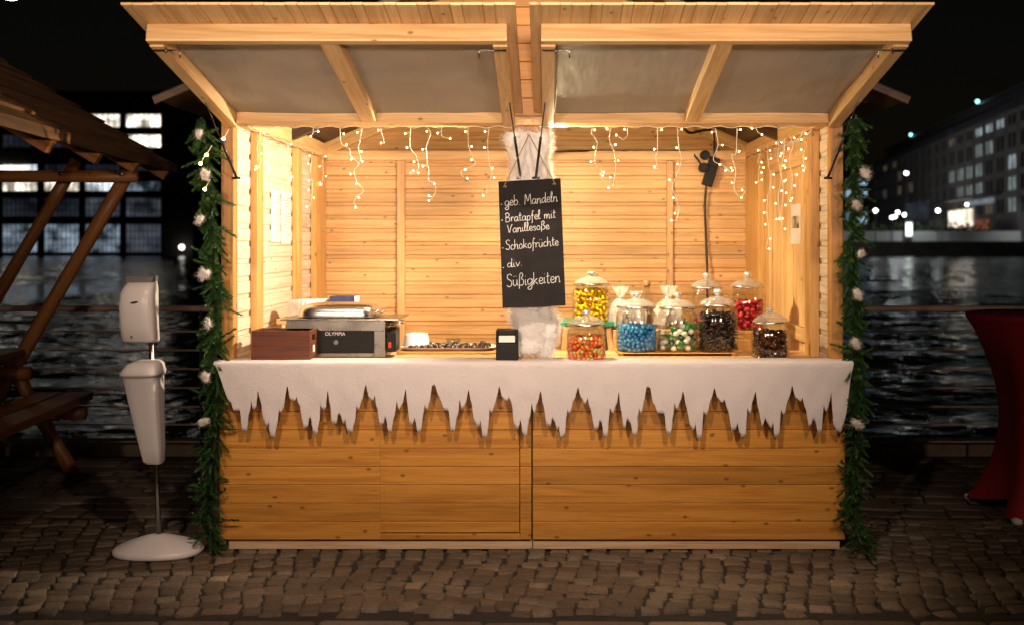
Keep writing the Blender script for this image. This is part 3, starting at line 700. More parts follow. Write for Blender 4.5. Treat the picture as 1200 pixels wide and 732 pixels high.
for tx, u0, u1, v, vs in (('-', .02, .06, .20, .085), ('geb. Mandeln', .085, .94, .195, .080), ('-', .02, .06, .325, .08), ('Bratapfel mit', .085, .90, .322, .070), ('Vanillesoße', .11, .79, .408, .066), ('-', .02, .055, .545, .08), ('Schokofrüchte', .075, .93, .542, .074), ('-', .02, .05, .70, .07), ('div.', .09, .35, .683, .07), ('Süßigkeiten', .07, .945, .835, .098)):
    write(b, tx, u0, u1, v, vs, wd, .012)
b.build('chalk_writing', M['chalk'], t)
b = MB(); nail = W(620, 158, 5.30)
for u in (.1, .89):
    k = cbp(u, .045, .004); b.tube([nail, k + Vector((0, .0, .012)), k], .0022, 6)
    b.tube([k + Vector((-.008, 0, 0)), k + Vector((.008, -.001, .005)), k + Vector((.004, -.002, -.004))], .0032, 6)
b.build('hanging_cord', M['twine'], t, smooth=True)

# ------------------------------------------------------------------ icicle fairy lights
def strand_obj(t, pts, seed, cab):
    rnd = random.Random(seed); path = smooth_path(pts, 7)
    b = MB(); b.tube(path, .0019, 5); so = b.build('strand', cab, t, smooth=True)
    tot = sum((path[i + 1] - path[i]).length for i in range(len(path) - 1)); s_, nxt = 0, .012
    spots = []
    for i in range(len(path) - 1):
        s_ += (path[i + 1] - path[i]).length
        if s_ >= nxt: spots.append(path[i + 1]); nxt += rnd.uniform(.07, .10)
    spots.append(path[-1])
    for p in spots:
        d = Vector((rnd.choice((-1, 1)) * rnd.uniform(.6, 1), rnd.uniform(-.4, .2), rnd.uniform(-.5, .6))).normalized()
        q = MB(); q.tube([p, p + d * .016], [.0022, .0032], 5); q.build('bulb_socket', cab, so, smooth=True) if False else None
        q = MB(); e = p + d * rnd.uniform(.014, .026); q.tube([p, e], .0016, 5); q.ball(e, .0038, .5, sub=2, sc=(.85, .85, 1.1), m=1)
        q.build('bulb', [cab, M['bulb']], so, smooth=True)
z8 = lambda ox, oy, s_: (lambda L: [(ox + x / s_, oy + y / s_) for x, y in L])
A = z8(340, 140, 4.615); B_ = z8(640, 140, 4.615)
SL_ = [A(x) for x in ([(125,50),(120,80),(95,100)], [(270,50),(275,130),(320,160),(325,195),(370,240),(345,275),(358,335),(395,385),(360,420),(345,450),(365,485)], [(388,48),(380,110),(367,155),(382,210),(372,238)], [(488,48),(498,90),(508,130)], [(652,48),(650,150),(682,200),(695,265),(655,295),(645,285)], [(745,48),(760,80),(738,145),(740,230),(750,280),(748,330),(778,345),(788,385),(770,425)], [(820,48),(820,90),(850,102)], [(962,48),(965,140),(985,200),(998,245),(925,280),(938,315)], [(1075,48),(1068,140),(1078,245),(1092,290),(1065,370),(1062,415)])]
SR_ = [B_(x) for x in ([(250,48),(245,75),(275,125),(265,200),(270,250),(300,275),(288,305)], [(350,48),(343,115),(370,180),(375,270),(360,370)], [(440,48),(440,85),(415,110),(395,97)], [(600,48),(603,100),(600,180),(592,205),(605,270)], [(710,48),(718,140),(730,235),(685,360),(705,430),(718,490),(702,550)], [(915,48),(928,140),(905,220),(960,250),(990,285)], [(1032,48),(1028,180),(1005,200),(1025,280),(1018,375),(1050,420),(1078,385)], [(1135,42),(1140,55),(1148,70)])]
DS = 5.32
for idx, (sets, xa, xb, lab) in enumerate(((SL_, -1.42, -.1, 'warm icicle fairy lights hanging across the opening left of the chalkboard'), (SR_, .06, 1.38, 'warm icicle fairy lights hanging across the opening right of the chalkboard'))):
    t = empty('icicle_lights', ((xa + xb) / 2, DS - D0, 2.15), lab, 'fairy lights', 'warm icicle fairy lights on the stall')
    b = MB(); pts = [(xa + (xb - xa) * i / 40, DS - D0 + .002, 2.150 + .006 * math.sin(i * 1.7)) for i in range(41)]; b.tube(pts, .002, 5); b.build('cable', M['white_cable'], t, smooth=True)
    for k, s_ in enumerate(sets): strand_obj(t, [W(x, y, DS) + Vector((0, random.uniform(-.01, .01), 0)) for x, y in s_], idx * 50 + k, M['white_cable'])
# along the left side wall
t = empty('icicle_lights', (-1.47, .9, 2.16), 'fairy light string along the left inner wall top', 'fairy lights', 'warm icicle fairy lights on the stall')
b = MB(); pts = [(-1.462, .02 + 2.0 * i / 30, 2.165 - .012 * abs(math.sin(i * .9))) for i in range(31)]; b.tube(pts, .002, 5); b.build('cable', M['white_cable'], t, smooth=True)
for k, (y, L_) in enumerate(((.2, .2), (.8, .3), (1.45, .35), (1.8, .2))):
    p0 = Vector((-1.456, y, 2.16)); strand_obj(t, [p0 + Vector((.004 * math.sin(j * 2), .03 * math.sin(j * 1.9 + k), -L_ * j / 5)) for j in range(6)], 200 + k, M['white_cable'])
t = empty('icicle_lights', (1.42, .7, 2.16), 'dense tangle of fairy lights bunched at the right inner wall beside door', 'fairy lights', 'warm icicle fairy lights on the stall')
b = MB(); pts = [(1.438, .03 + 1.7 * i / 30, 2.15 - .02 * abs(math.sin(i * .9))) for i in range(31)]; b.tube(pts, .002, 5); b.build('cable', M['white_cable'], t, smooth=True)
for k in (0, 2, 4, 6, 8, 11):
    y = .1 + k * .1; L_ = [.2, .1, .35, .15, .5, .25, .45, .12, .62, .3, .5, .2, .6][k]
    p0 = Vector((1.43 - .03 * random.random(), y, 2.15)); strand_obj(t, [p0 + Vector((-.02 * random.random(), .04 * math.sin(j * 1.9 + k), -L_ * j / 6)) for j in range(7)], 300 + k, M['white_cable'])

# ------------------------------------------------------------------ fir garlands
def garland(path, rad, seed, label, tufts, lights):
    rnd = random.Random(seed); pts = smooth_path(path, 10)
    t = empty('fir_garland', pts[-1], label, 'garland', 'fir garlands on the stall corners')
    b = MB(); b.tube(pts, .008, 6); b.build('wire_stem', M['iron'], t)
    b = MB(); n = len(pts)
    # resample
    cum = [0]
    for i in range(n - 1): cum.append(cum[-1] + (pts[i + 1] - pts[i]).length)
    def at(s_):
        for i in range(n - 1):
            if cum[i + 1] >= s_: k = (s_ - cum[i]) / max(1e-6, cum[i + 1] - cum[i]); return pts[i].lerp(pts[i + 1], k), (pts[i + 1] - pts[i]).normalized()
        return pts[-1], (pts[-1] - pts[-2]).normalized()
    s_ = 0
    while s_ < cum[-1]:
        p, tg = at(s_); s_ += .0075
        a = rnd.uniform(0, 2 * PI); rdl = Vector((math.cos(a), math.sin(a), 0)); rdl = (rdl - tg * rdl.dot(tg)).normalized()
        if rdl.y > .55: rdl.y *= -.6
        dirn = (rdl * rnd.uniform(.55, 1.0) + tg * rnd.uniform(.35, 1.1) * (1 if rnd.random() < .85 else -.6)).normalized()
        ln = rnd.uniform(.07, .12) * rad; tone = rnd.uniform(.1, .8)
        curve = Vector((rnd.gauss(0, .15), rnd.gauss(0, .15), rnd.gauss(0, .15)))
        nn = 120
        for k in range(nn):
            u = (k + rnd.random()) / nn; q = p + dirn * (ln * u) + curve * (ln * u * u)
            sd = dirn.orthogonal().normalized(); an = rnd.uniform(0, 2 * PI); sd = Matrix.Rotation(an, 3, dirn) @ sd
            nd = (sd * 1.0 + dirn * (.55 + .9 * u)).normalized(); l = rnd.uniform(.022, .031) * (1 - .35 * u)
            w_ = nd.cross(sd if abs(nd.dot(sd)) < .99 else dirn).normalized() * .0017
            if w_.length < 1e-5: continue
            c = min(1, max(0, tone + rnd.gauss(0, .12) + .2 * u))
            b.face([q - w_, q + w_, q + nd * l * .6 + w_ * .9, q + nd * l, q + nd * l * .6 - w_ * .9], c=c)
    b.build('needles', M['fir'], t)
    for c_ in tufts:
        q = MB(); pn = []; Vs = []; r_ = rnd.uniform(.012, .018); sc = (1.0, .7, rnd.uniform(.8, 1.3))
        R = Matrix.Rotation(rnd.uniform(0, 3), 3, 'Y')
        for v in ICO[3][0]:
            d = Vector(v); rr = r_ * (1 + .7 * noise.noise(d * 1.5 + c_ * 31) + .3 * noise.noise(d * 4 + c_ * 9)); p = c_ + R @ Vector((d.x * sc[0] * 1.5, d.y * sc[1], d.z * sc[2])) * rr; Vs.append(p); pn.append((p, d))
        q.mesh(Vs, ICO[3][1]); fibres(q, pn, 380, .022, .0005); q.build('cotton_tuft', M['tuft'], t, smooth=True)
    for c_ in lights:
        q = MB(); q.tube([c_ + Vector((.02, .02, .05)), c_], .0016, 5); q.ball(c_, .008, .5, sub=2, m=1); q.build('bulb', [M['white_cable'], M['bulb']], t, smooth=True)
DG = 5.33
gl = [W(236, 138, DG), W(240, 180, DG), W(247, 240, DG), W(252, 320, DG), W(253, 390, DG), W(251, 440, DG), W(253, 500, DG), W(247, 560, DG), W(246, 632, DG)]
garland(gl, 1.0, 11, 'green fir garland hanging on the left corner post with cotton tufts', [W(x, y, DG - .09) for x, y in ((233,157),(240,205),(234,258),(239,321),(244,379),(241,441),(239,494))], [W(242, 182, DG - .1), W(235, 192, DG - .1), W(262, 163, DG - .06), W(240, 222, DG - .1)])
gr = [W(1003, 135, DG), W(1001, 180, DG), W(1000, 240, DG), W(998, 300, DG), W(1001, 370, DG), W(1003, 440, DG), W(1002, 500, DG), W(1000, 560, DG), W(998, 605, DG), W(1012, 640, DG - .1)]
garland(gr, .85, 12, 'green fir garland hanging on the right corner post and trailing onto the stones', [W(x, y, DG - .085) for x, y in ((1014,203),(1009,297),(1004,240),(1005,345),(1003,402),(1005,496))], [])

# ------------------------------------------------------------------ goods on the counter
CT = .9655
# dark crate
c0 = W(294, 422, 5.36); c1 = W(363, 422, 5.36)
def crate():
    x0, x1, y0, y1, z0, z1, w_ = c0.x, c1.x, -.035, .15, CT + .006, CT + .155, .01
    t = empty('wooden_crate', ((x0 + x1) / 2, .06, z0), 'dark red brown open wooden box standing on the counter in front of the steel warmer', 'wooden box')
    b = MB(); b.box(x0, x1, y0, y0 + w_, z0, z1); b.box(x0, x1, y1 - w_, y1, z0, z1); b.box(x0 + w_, x1 - w_, y0 + w_, y1 - w_, z0, z0 + w_)
    b.box(x0, x0 + w_, y0 + w_ + .0005, y1 - w_ - .0005, z0, z1, 'y')
    ym = (y0 + y1) / 2
    b.box(x1 - w_, x1, y0 + w_ + .0005, y1 - w_ - .0005, z0, z1 - .055, 'y'); b.box(x1 - w_, x1, y0 + w_ + .0005, y1 - w_ - .0005, z1 - .025, z1, 'y')
    b.box(x1 - w_, x1, y0 + w_ + .0005, ym - .045, z1 - .0545, z1 - .0255, 'y'); b.box(x1 - w_, x1, ym + .045, y1 - w_ - .0005, z1 - .0545, z1 - .0255, 'y')
    b.build('box_body', M['crate'], t, bevel=.002)
    b = MB(); b.box(x1 + .0005, x1 + .0015, ym - .03, ym + .012, z0 + .035, z0 + .07, 'y'); b.build('sticker', M['paper'], t)
crate()
# chafing dish
def chafer():
    x0, x1 = W(336, 400, 5.55).x, W(452, 400, 5.55).x; y0, y1 = .14, .5; z0, z1 = CT + .002, W(0, 375, 5.55).z
    t = empty('chafing_dish', ((x0 + x1) / 2, .3, z0), 'stainless steel food warmer with domed lid on the left of the counter', 'food warmer')
    b = MB(); zr = z0 + .022
    b.box(x0, x1, y0, y0 + .004, z1 - .055, z1); b.box(x0, x0 + .075, y0, y0 + .004, z0, z1 - .0555); b.box(x1 - .06, x1, y0, y0 + .004, z0, z1 - .0555)
    b.box(x0 + .0755, x1 - .0605, y0, y0 + .004, z0, zr); b.box(x0, x0 + .004, y0 + .005, y1, z0, z1, 'y'); b.box(x1 - .004, x1, y0 + .005, y1, z0, z1, 'y'); b.box(x0 + .005, x1 - .005, y1 - .004, y1, z0, z1)
    b.build('chassis', M['steel'], t, bevel=.002)
    b = MB(); b.box(x0 + .07, x1 - .055, y0 + .006, y0 + .012, zr - .01, z1 - .05); b.build('front_window', M['black'], t)
    b = MB(); b.box(x0 - .03, x1 + .075, y0 - .02, y1 + .02, z1 + .0005, z1 + .008); b.build('rim_plate', M['steel'], t, bevel=.004, bseg=2)
    # roll top lid
    b = MB(); n = 20; xl0, xl1 = W(348, 0, 5.6).x, W(439, 0, 5.6).x; hh = .072
    V = []
    for r_, z_ in ((1, 0), (1.005, .012), (.995, .03), (.965, .048), (.90, .060), (.7, .068), (.0, .072)):
        for k in range(64):
            a_ = 2 * PI * k / 64; c_, s_ = math.cos(a_), math.sin(a_); q = (abs(c_) ** 5 + abs(s_) ** 5) ** (-1 / 5)
            V.append(((xl0 + xl1) / 2 + (xl1 - xl0) / 2 * c_ * q * r_, (y0 + y1) / 2 + (y1 - y0 - .01) / 2 * s_ * q * r_, z1 + .0125 + z_))
    b.mesh(V, [[r * 64 + k, r * 64 + (k + 1) % 64, (r + 1) * 64 + (k + 1) % 64, (r + 1) * 64 + k] for r in range(6) for k in range(64)])
    lid = b.build('lid', M['chrome'], t, smooth=True)
    b = MB(); xh = xl1 + .012; b.tube(smooth_path([(xh - .01, y0 + .03, z1 + .02), (xh + .012, y0 + .02, z1 + .05), (xh + .012, y1 - .1, z1 + .05), (xh - .01, y1 - .09, z1 + .02)], 5), .006, 8); b.build('lid_handle', M['chrome'], lid, smooth=True)
    for dz in (-.012, -.026):
        b = MB(); b.tube(smooth_path([(x1, y0 + .05, z1 + dz), (x1 + .075, y0 + .02, z1 + dz + .003), (x1 + .075, y0 + .16, z1 + dz), (x1, y0 + .13, z1 + dz)], 5), .004, 8); b.build('side_handle', M['chrome'], t, smooth=True)
    b = MB(); b.prism((x1 + .006, y0 - .01, z0 + .03), (1, 0, 0), (0, 1, 0), (0, 0, 1), .05, [(0, .0), (.15, 0), (.15, .12), (.03, .12), (0, .10)]); cb = b.build('control_box', M['black'], t, bevel=.003)
    b = MB(); b.box(x1 + .018, x1 + .032, y0 - .016, y0 - .0105, z0 + .05, z0 + .08); b.build('red_switch', M['red_sw'], cb, bevel=.002)
    cu = bpy.data.curves.new('brand_lettering', 'FONT'); cu.body = 'OLYMPIA'; cu.size = .026; cu.extrude = .0004; cu.materials.append(M['white'])
    o = bpy.data.objects.new('brand_lettering', cu); col.objects.link(o); o.parent = t; o.rotation_euler = (PI / 2, 0, 0)
    me_ = bpy.data.meshes.new_from_object(o.evaluated_get(bpy.context.evaluated_depsgraph_get())); bpy.data.objects.remove(o)
    o = bpy.data.objects.new('brand_lettering', me_); col.objects.link(o); o.parent = t; o.rotation_euler = (PI / 2, 0, 0)
    o.location = Vector((W(381, 0, 5.55).x, y0 + .0045, z1 - .079)) - wloc(t)
    b = MB(); b.lathe((0, 0, 0), [(0, 0), (.012, .001), (.012, .005), (0, .006)], 16); g = b.build('window_knob', M['grey'], t); g.rotation_euler = (PI / 2, 0, 0); g.location = Vector((W(394, 0, 5.55).x, y0 + .0055, z1 - .115)) - wloc(t)
chafer()
# stack of paper filters and the blue carton behind
def shelf_and_stack():
    y = .72
    D = D0 + y
    t = empty('side_shelf', (-1.15, .7, .9), 'small wooden shelf behind the food warmer carrying paper cups and a carton', 'shelf')
    a, e = W(330, 372, D), W(432, 372, D)
    b = MB(); b.box(a.x, e.x, y - .12, y + .16, a.z - .03, a.z); b.build('shelf_board', M['inner'], t, bevel=.002)
    for x in (a.x + .04, e.x - .04):
        b = MB(); b.box(x - .02, x + .02, y, y + .04, .068, a.z - .031, 'z'); b.build('leg', M['inner'], t, bevel=.002)
    zt = a.z + .001
    x0, x1 = W(338, 0, D).x, W(384, 0, D).x; h = W(0, 351, D).z - zt
    b = MB(); n = 120; V = []
    for ring, (sc, z) in enumerate(((1, 0), (1.0, h * .45), (1.02, h * .8), (.96, h), (.2, h * .96))):
        for k in range(n):
            a_ = 2 * PI * k / n; rr = sc * (1 + (.02 + .03 * z / h) * math.sin(k * PI * .55) + .012 * noise.noise(Vector((k, z * 60, 0))))
            V.append(((x0 + x1) / 2 + (x1 - x0) / 2 * rr * math.cos(a_), y + .02 + .11 * rr * math.sin(a_), zt + z))
    b.mesh(V, [[r * n + k, r * n + (k + 1) % n, (r + 1) * n + (k + 1) % n, (r + 1) * n + k] for r in range(4) for k in range(n)] + [[4 * n + k for k in range(n)]])
    tag(b.build('paper_cup_stack', M['paper'], smooth=True), 'stack of white pleated paper cups behind the food warmer', 'paper cups')
    x0, x1 = W(388, 0, D).x, W(417, 0, D).x; h = W(0, 347, D).z - zt
    t = empty('carton', ((x0 + x1) / 2, y, zt), 'dark blue printed carton lying behind the food warmer lid', 'carton')
    b = MB(); b.box(x0, x1, y - .05, y + .1, zt, zt + h); b.build('carton_body', M['blue'], t, bevel=.002)
    b = MB()
    for k in range(4): b.box(x0 + .008, x0 + .058, y - .0512, y - .0505, zt + .008 + k * .0125, zt + .0125 + k * .0125)
    b.build('printed_bars', M['grey'], t)
    b = MB(); b.box(x1 + .0008, x1 + .003, y - .05, y + .1, zt, zt + h, 'y'); b.build('pale_end', M['paper'], t)
shelf_and_stack()
# tray with chocolate fruit
def tray():
    D = 5.72; y = D - D0
    p0, p1 = W(466, 411, D), W(582, 411, D); zt = p0.z
    b = MB(); b.box(p0.x, p1.x, y, y + .22, CT + .001, zt); b.box(p0.x + .001, p1.x - .001, y - .012, y - .0005, CT + .001, zt - .002)
    tag(b.build('serving_board', M['front'], bevel=.003), 'honey brown wooden board under the white tray of chocolates', 'board')
    x0, x1 = p0.x + .005, p1.x - .005; z = zt + .001
    b = MB(); V = []; n = 48
    for ins, dz in ((.03, 0), (.006, .016), (0, .018), (.01, .016), (.034, .004)):
        for k in range(n):
            a_ = 2 * PI * k / n; c_, s_ = math.cos(a_), math.sin(a_); q = (abs(c_) ** 6 + abs(s_) ** 6) ** (-1 / 6)
            V.append(((x0 + x1) / 2 + ((x1 - x0) / 2 - ins) * c_ * q, y + .11 + (.12 - ins) * s_ * q, z + dz))
    b.mesh(V, [[r * n + k, r * n + (k + 1) % n, (r + 1) * n + (k + 1) % n, (r + 1) * n + k] for r in range(4) for k in range(n)] + [[k for k in range(n)][::-1], [4 * n + k for k in range(n)]])
    tag(b.build('serving_tray', M['white2'], smooth=True), 'white plastic tray of chocolate coated fruit between food warmer and napkin holder', 'tray')
    choc = plain('chocolate', (.018, .008, .006), .3); drz = plain('white_chocolate', (.8, .72, .6), .4)
    def one():
        t = empty('chocolate_fruit', (0, 0, 0), 'dark chocolate coated fruit piece with white drizzle lying on the white tray', 'chocolate fruit', 'chocolate coated fruit on the tray')
        b = MB(); V = [Vector(v) for v in ICO[3][0]]; b.mesh([(v.x * .021 * (1 + .2 * noise.noise(v * 2)), v.y * .014, .0115 + v.z * .0115 * (1 + .25 * noise.noise(v * 1.5))) for v in V], ICO[3][1]); b.build('coating', choc, t, smooth=True)
        b = MB()
        for k in range(4): b.tube(smooth_path([(-.015 + k * .009, -.013, .011), (-.013 + k * .009, -.004, .0215 - abs(k - 1.5) * .002), (-.011 + k * .009, .009, .019 - abs(k - 1.5) * .002)], 4), .0013, 5)
        b.build('drizzle', drz, t, smooth=True); return t
    pr = None; sp = []
    for i in range(13):
        for j in range(4): sp.append((x0 + .055 + i * (x1 - x0 - .11) / 12, y + .045 + j * .045))
    for i, (x, yy) in enumerate(sp):
        if pr is None: pr = one(); o = pr
        else: o = copy_tree(pr)
        o.location = (x + random.uniform(-.007, .007), yy + random.uniform(-.008, .008), z + .0045); o.rotation_euler = (0, 0, random.uniform(0, 3.1)); s_ = random.uniform(.8, 1.1); o.scale = (s_, s_, s_ * random.uniform(.9, 1.4))
    # clear bowl on the tray and tub
    b = MB(); b.lathe((W(531, 0, D + .1).x, y + .125, z + .027), [(.03, 0), (.045, .03), (.047, .031), (.032, .001)], 28); tag(b.build('glass_bowl', M['glass'], smooth=True), 'small clear bowl standing among the chocolates on the tray', 'bowl')
    D2 = 5.86; q = W(488, 409, D2); r0 = 15.5 * D2 / F
    b = MB(); b.lathe((q.x, q.y, q.z - .02), [(r0 * 1.0, 0), (r0 * .98, .03), (r0 * .86, .10), (r0 * .8, .108), (r0 * .4, .112), (0, .113)], 40, sq=3)
    tag(b.build('plastic_tub', M['white2'], smooth=True), 'upturned white plastic tub beside the tray of chocolates', 'tub')
    b = MB(); b.box(q.x - .13, q.x + .13, q.y - .11, q.y + .12, q.z - .06, q.z - .021); tag(b.build('serving_board', M['inner'], bevel=.003), 'pale wooden block under the upturned white tub', 'board')
tray()
# napkin dispenser
def napkin():
    D = 5.33; p = W(581, 424, D); q = W(607, 387, D); x0, x1 = p.x, q.x; z0 = CT + .0085; z1 = q.z; y0 = D - D0; y1 = y0 + .15
    t = empty('napkin_dispenser', ((x0 + x1) / 2, y0 + .07, z0), 'black napkin dispenser with a white napkin showing beside the cotton wrapped post', 'napkin dispenser')
    b = MB(); zs = z0 + .094
    b.box(x0, x1, y0, y1, z0, z0 + .085); b.box(x0, x1, y0 + .012, y1, z0 + .0855, z1); b.box(x0, x0 + .012, y0, y0 + .0118, z0 + .0855, z1); b.box(x1 - .012, x1, y0, y0 + .0118, z0 + .0855, z1); b.box(x0 + .0125, x1 - .0125, y0, y0 + .0118, z1 - .022, z1)
    b.build('casing', M['black'], t, bevel=.003, bseg=2)
    b = MB(); b.box(x0 + .015, x1 - .015, y0 + .004, y0 + .0115, z0 + .09, z1 - .026); b.build('napkin', M['napkin'], t, bevel=.003, bseg=2)
napkin()
# jars --------------------------------------------------------------
def jar(px0, px1, pyb, pyt, D, label, name='candy_jar', lidm='glass', tilt=0):
    c = W((px0 + px1) / 2, pyb, D); R = (px1 - px0) / 2 * D / F; Ht = (pyb - pyt) * D / F
    t = empty(name, c, label, 'candy jar', 'candy jars on the counter')
    bh = Ht * .70
    b = MB(); b.lathe(c, [(R * .86, .0), (R * .96, .006), (R, .02), (R, bh * .80), (R * .96, bh * .88), (R * .84, bh * .95), (R * .81, bh * .97), (R * .83, bh), (R * .85, bh + .006), (R * .80, bh + .005)], 56, sq=2.6)
    b.build('glass_body', M['glass'], t, smooth=True)
    lz = bh + .008
    b = MB(); b.lathe(Vector((0, 0, 0)), [(R * .80, -.004), (R * .92, .0), (R * .94, .006), (R * .90, .012), (R * .70, .030), (R * .42, .043), (R * .2, .047), (R * .12, .052)], 48)
    ld = b.build('lid', M['lidglass'], t, smooth=True); ld.location = (0, 0, lz); ld.rotation_euler = (tilt, -tilt, 0)
    kh = max(.028, Ht - lz - .05)
    b = MB(); b.lathe((0, 0, .05), [(R * .10, 0), (R * .12, kh * .2), (R * .24, kh * .5), (R * .22, kh * .8), (R * .1, kh), (0, kh)], 24); b.build('knob', M['lidknob'], ld, smooth=True).location = (0, 0, 0)
    b = MB(); b.lathe((0, 0, 0), [(R * .93, -.003), (R * .965, .0), (R * .965, .006), (R * .93, .009)], 48); b.build('rim', M['chrome'], ld, smooth=True).location = (0, 0, 0)
    return c, R, bh
def m_lid():
    m, bb, N, L, out = mat('thick_lid_glass'); bb.inputs['Base Color'].default_value = (.55, .54, .52, 1); bb.inputs['Roughness'].default_value = .1; bb.inputs['Specular IOR Level'].default_value = 1.0
    t = N('BsdfTransparent'); lw = N('LayerWeight'); lw.inputs[0].default_value = .3; mr = N('MapRange'); mr.inputs[3].default_value = .12; mr.inputs[4].default_value = .75; L(lw.outputs['Facing'], mr.inputs[0]); mx = N('MixShader'); L(mr.outputs[0], mx.inputs[0]); L(t.outputs[0], mx.inputs[1]); L(bb.outputs[0], mx.inputs[2]); L(mx.outputs[0], out.inputs[0]); return m
M['lidglass'] = m_lid()
M['lidknob'] = plain('silvered_knob', (.78, .77, .75), .15, .7)
def sqr(a, R, e=2.6):
    x, y = math.cos(a), math.sin(a); q = (abs(x) ** e + abs(y) ** e) ** (-1 / e); return R * x * q, R * y * q
def spots(R, h, r, dens=1.0, top=lambda x, y: 1.0):
    out = []; z = r
    lay = 0
    while z < h + r * 1.2:
        rad = R - r * 1.15; ring = 0
        while rad > r * .4 and ring < (2 if z < h - 2.2 * r else 9):
            n = max(1, int(2 * PI * rad / (2 * r * 1.02))); ph = random.uniform(0, 7)
            for k in range(n):
                a = ph + 2 * PI * k / n; x, y = sqr(a, rad) if ring == 0 else (rad * math.cos(a), rad * math.sin(a))
                if z < h * top(x / R, y / R) : out.append(Vector((x + random.uniform(-.25, .25) * r, y + random.uniform(-.25, .25) * r, z + random.uniform(-.75, .75) * r)))
            rad -= r * 1.8; ring += 1
        z += r * 1.62; lay += 1
    return out
def rrot():
    return Matrix.Rotation(random.uniform(0, 7), 3, 'Z') @ Matrix.Rotation(random.uniform(0, 7), 3, 'X') @ Matrix.Rotation(random.uniform(0, 7), 3, 'Y')
def fill(c, mb, name, m, label, smooth=True):
    o = mb.build(name, m, smooth=smooth); tag(o, label, 'candy', kind='stuff'); return o
# riser for the front row
D = 5.62; p0, p1 = W(724, 413, D), W(864, 413, D)
t = empty('wooden_riser', ((p0.x + p1.x) / 2, .35, CT), 'low honey coloured wooden riser under the three middle candy jars', 'riser')
b = MB(); b.box(p0.x, p1.x, .215, .5, CT + .012, p0.z - .0006); b.build('riser_board', M['front'], t, bevel=.003)
for x in (p0.x + .01, p1.x - .03):
    b = MB(); b.box(x, x + .02, .22, .49, CT + .0005, CT + .0115, 'y'); b.build('foot', M['front'], t)
TOPZ = p0.z
def jar_on(px0, px1, z, pyt, D, label, **k):
    pyb = HZ + (EYE - z) * F / D
    return jar(px0, px1, pyb, pyt, D, label, **k)
DJ = 5.74
c, R, bh = jar_on(722, 770, TOPZ + .0005, 341, DJ, 'glass jar half full of shiny blue sugar balls on the wooden riser')
b = MB()
for p in spots(R * .965, .135, .0115): b.ball(c + p + Vector((0, 0, .004)), .0118, random.random(), sub=2)
fill(c, b, 'blue_sugar_balls', byattr('blue_sugar', [(0, (.02, .16, .38)), (.4, (.03, .21, .46)), (.75, (.05, .27, .52))], .25), 'blue sugar balls filling the lower half of a jar')
c, R, bh = jar_on(771, 817, TOPZ + .0005, 342, DJ, 'glass jar of green and white wrapped sweets on the wooden riser')
b = MB()
for p in spots(R * .94, .165, .018, top=lambda x, y: .75 + .3 * x):
    q = c + p + Vector((0, 0, .002))
    if random.random() < .42: b.ball(q, .0165, random.uniform(.0, .3), sub=2, sc=(1, 1, .9))
    else:
        Rm = rrot(); b.ball(q, .018, random.uniform(.36, .95), sub=2, sc=(1.3, .35, .8), rot=Rm)
        w_ = Rm @ Vector((1, 0, 0)); s_ = Rm @ Vector((0, 0, 1)); e = q + w_ * .022
        b.face([e, e + w_ * .016 + s_ * .013, e + w_ * .016 - s_ * .013], c=.7)
fill(c, b, 'wrapped_sweets', byattr('green_white_wrapper', [(0, (.78, .74, .62)), (.34, (.02, .13, .03)), (.6, (.035, .22, .045)), (.85, (.01, .06, .02))], .28), 'green and cream wrapped sweets heaped in a jar')
c, R, bh = jar_on(818, 864, TOPZ + .0005, 338, DJ, 'glass jar filled to the shoulder with dark liquorice on the wooden riser')
b = MB()
for p in spots(R * .95, bh * .86, .014):
    d = rrot() @ Vector((1, 0, 0)); q = c + p; l = .02
    b.tube([q - d * l + Vector((0, 0, 0)), q + rrot() @ Vector((.005, 0, 0)), q + d * l], .0062, 6, c=random.random())
fill(c, b, 'liquorice_twists', byattr('liquorice', [(0, (.012, .008, .007)), (.5, (.03, .017, .012)), (.85, (.06, .035, .022))], .38), 'dark liquorice twists filling a jar', True)
# brown jar
c, R, bh = jar(881, 924, 419.5, 361, 5.56, 'squat glass jar of amber brown candy pieces at the right end of the counter', tilt=.06)
b = MB()
for p in spots(R * .94, bh * .83, .0125): b.ball(c + p + Vector((0, 0, .003)), .0135, random.random(), sub=1, sc=(1.1, .8, .7), rot=rrot())
fill(c, b, 'brown_candy', byattr('amber_candy', [(0, (.03, .012, .006)), (.35, (.075, .024, .009)), (.7, (.14, .05, .016)), (.93, (.3, .14, .05))], .22), 'amber brown candy pieces filling the squat jar', False)
# mixed jar in front
c, R, bh = jar(664, 710, 421, 366, 5.44, 'small glass jar of red orange and green fruit candies nearest the cotton post')
b = MB()
for p in spots(R * .955, .118, .0098, top=lambda x, y: .86 + .15 * (1 - abs(x))): b.ball(c + p + Vector((0, 0, .004)), .0102, random.random(), sub=2, sc=(1, 1, .85), rot=rrot())
fill(c, b, 'fruit_candies', byattr('mixed_candy', [(0, (.75, .06, .03)), (.2, (.85, .24, .03)), (.5, (.9, .42, .06)), (.68, (.55, .58, .14)), (.8, (.8, .1, .1)), (.92, (.85, .34, .1))], .28), 'red orange and green fruit candies in the small jar')
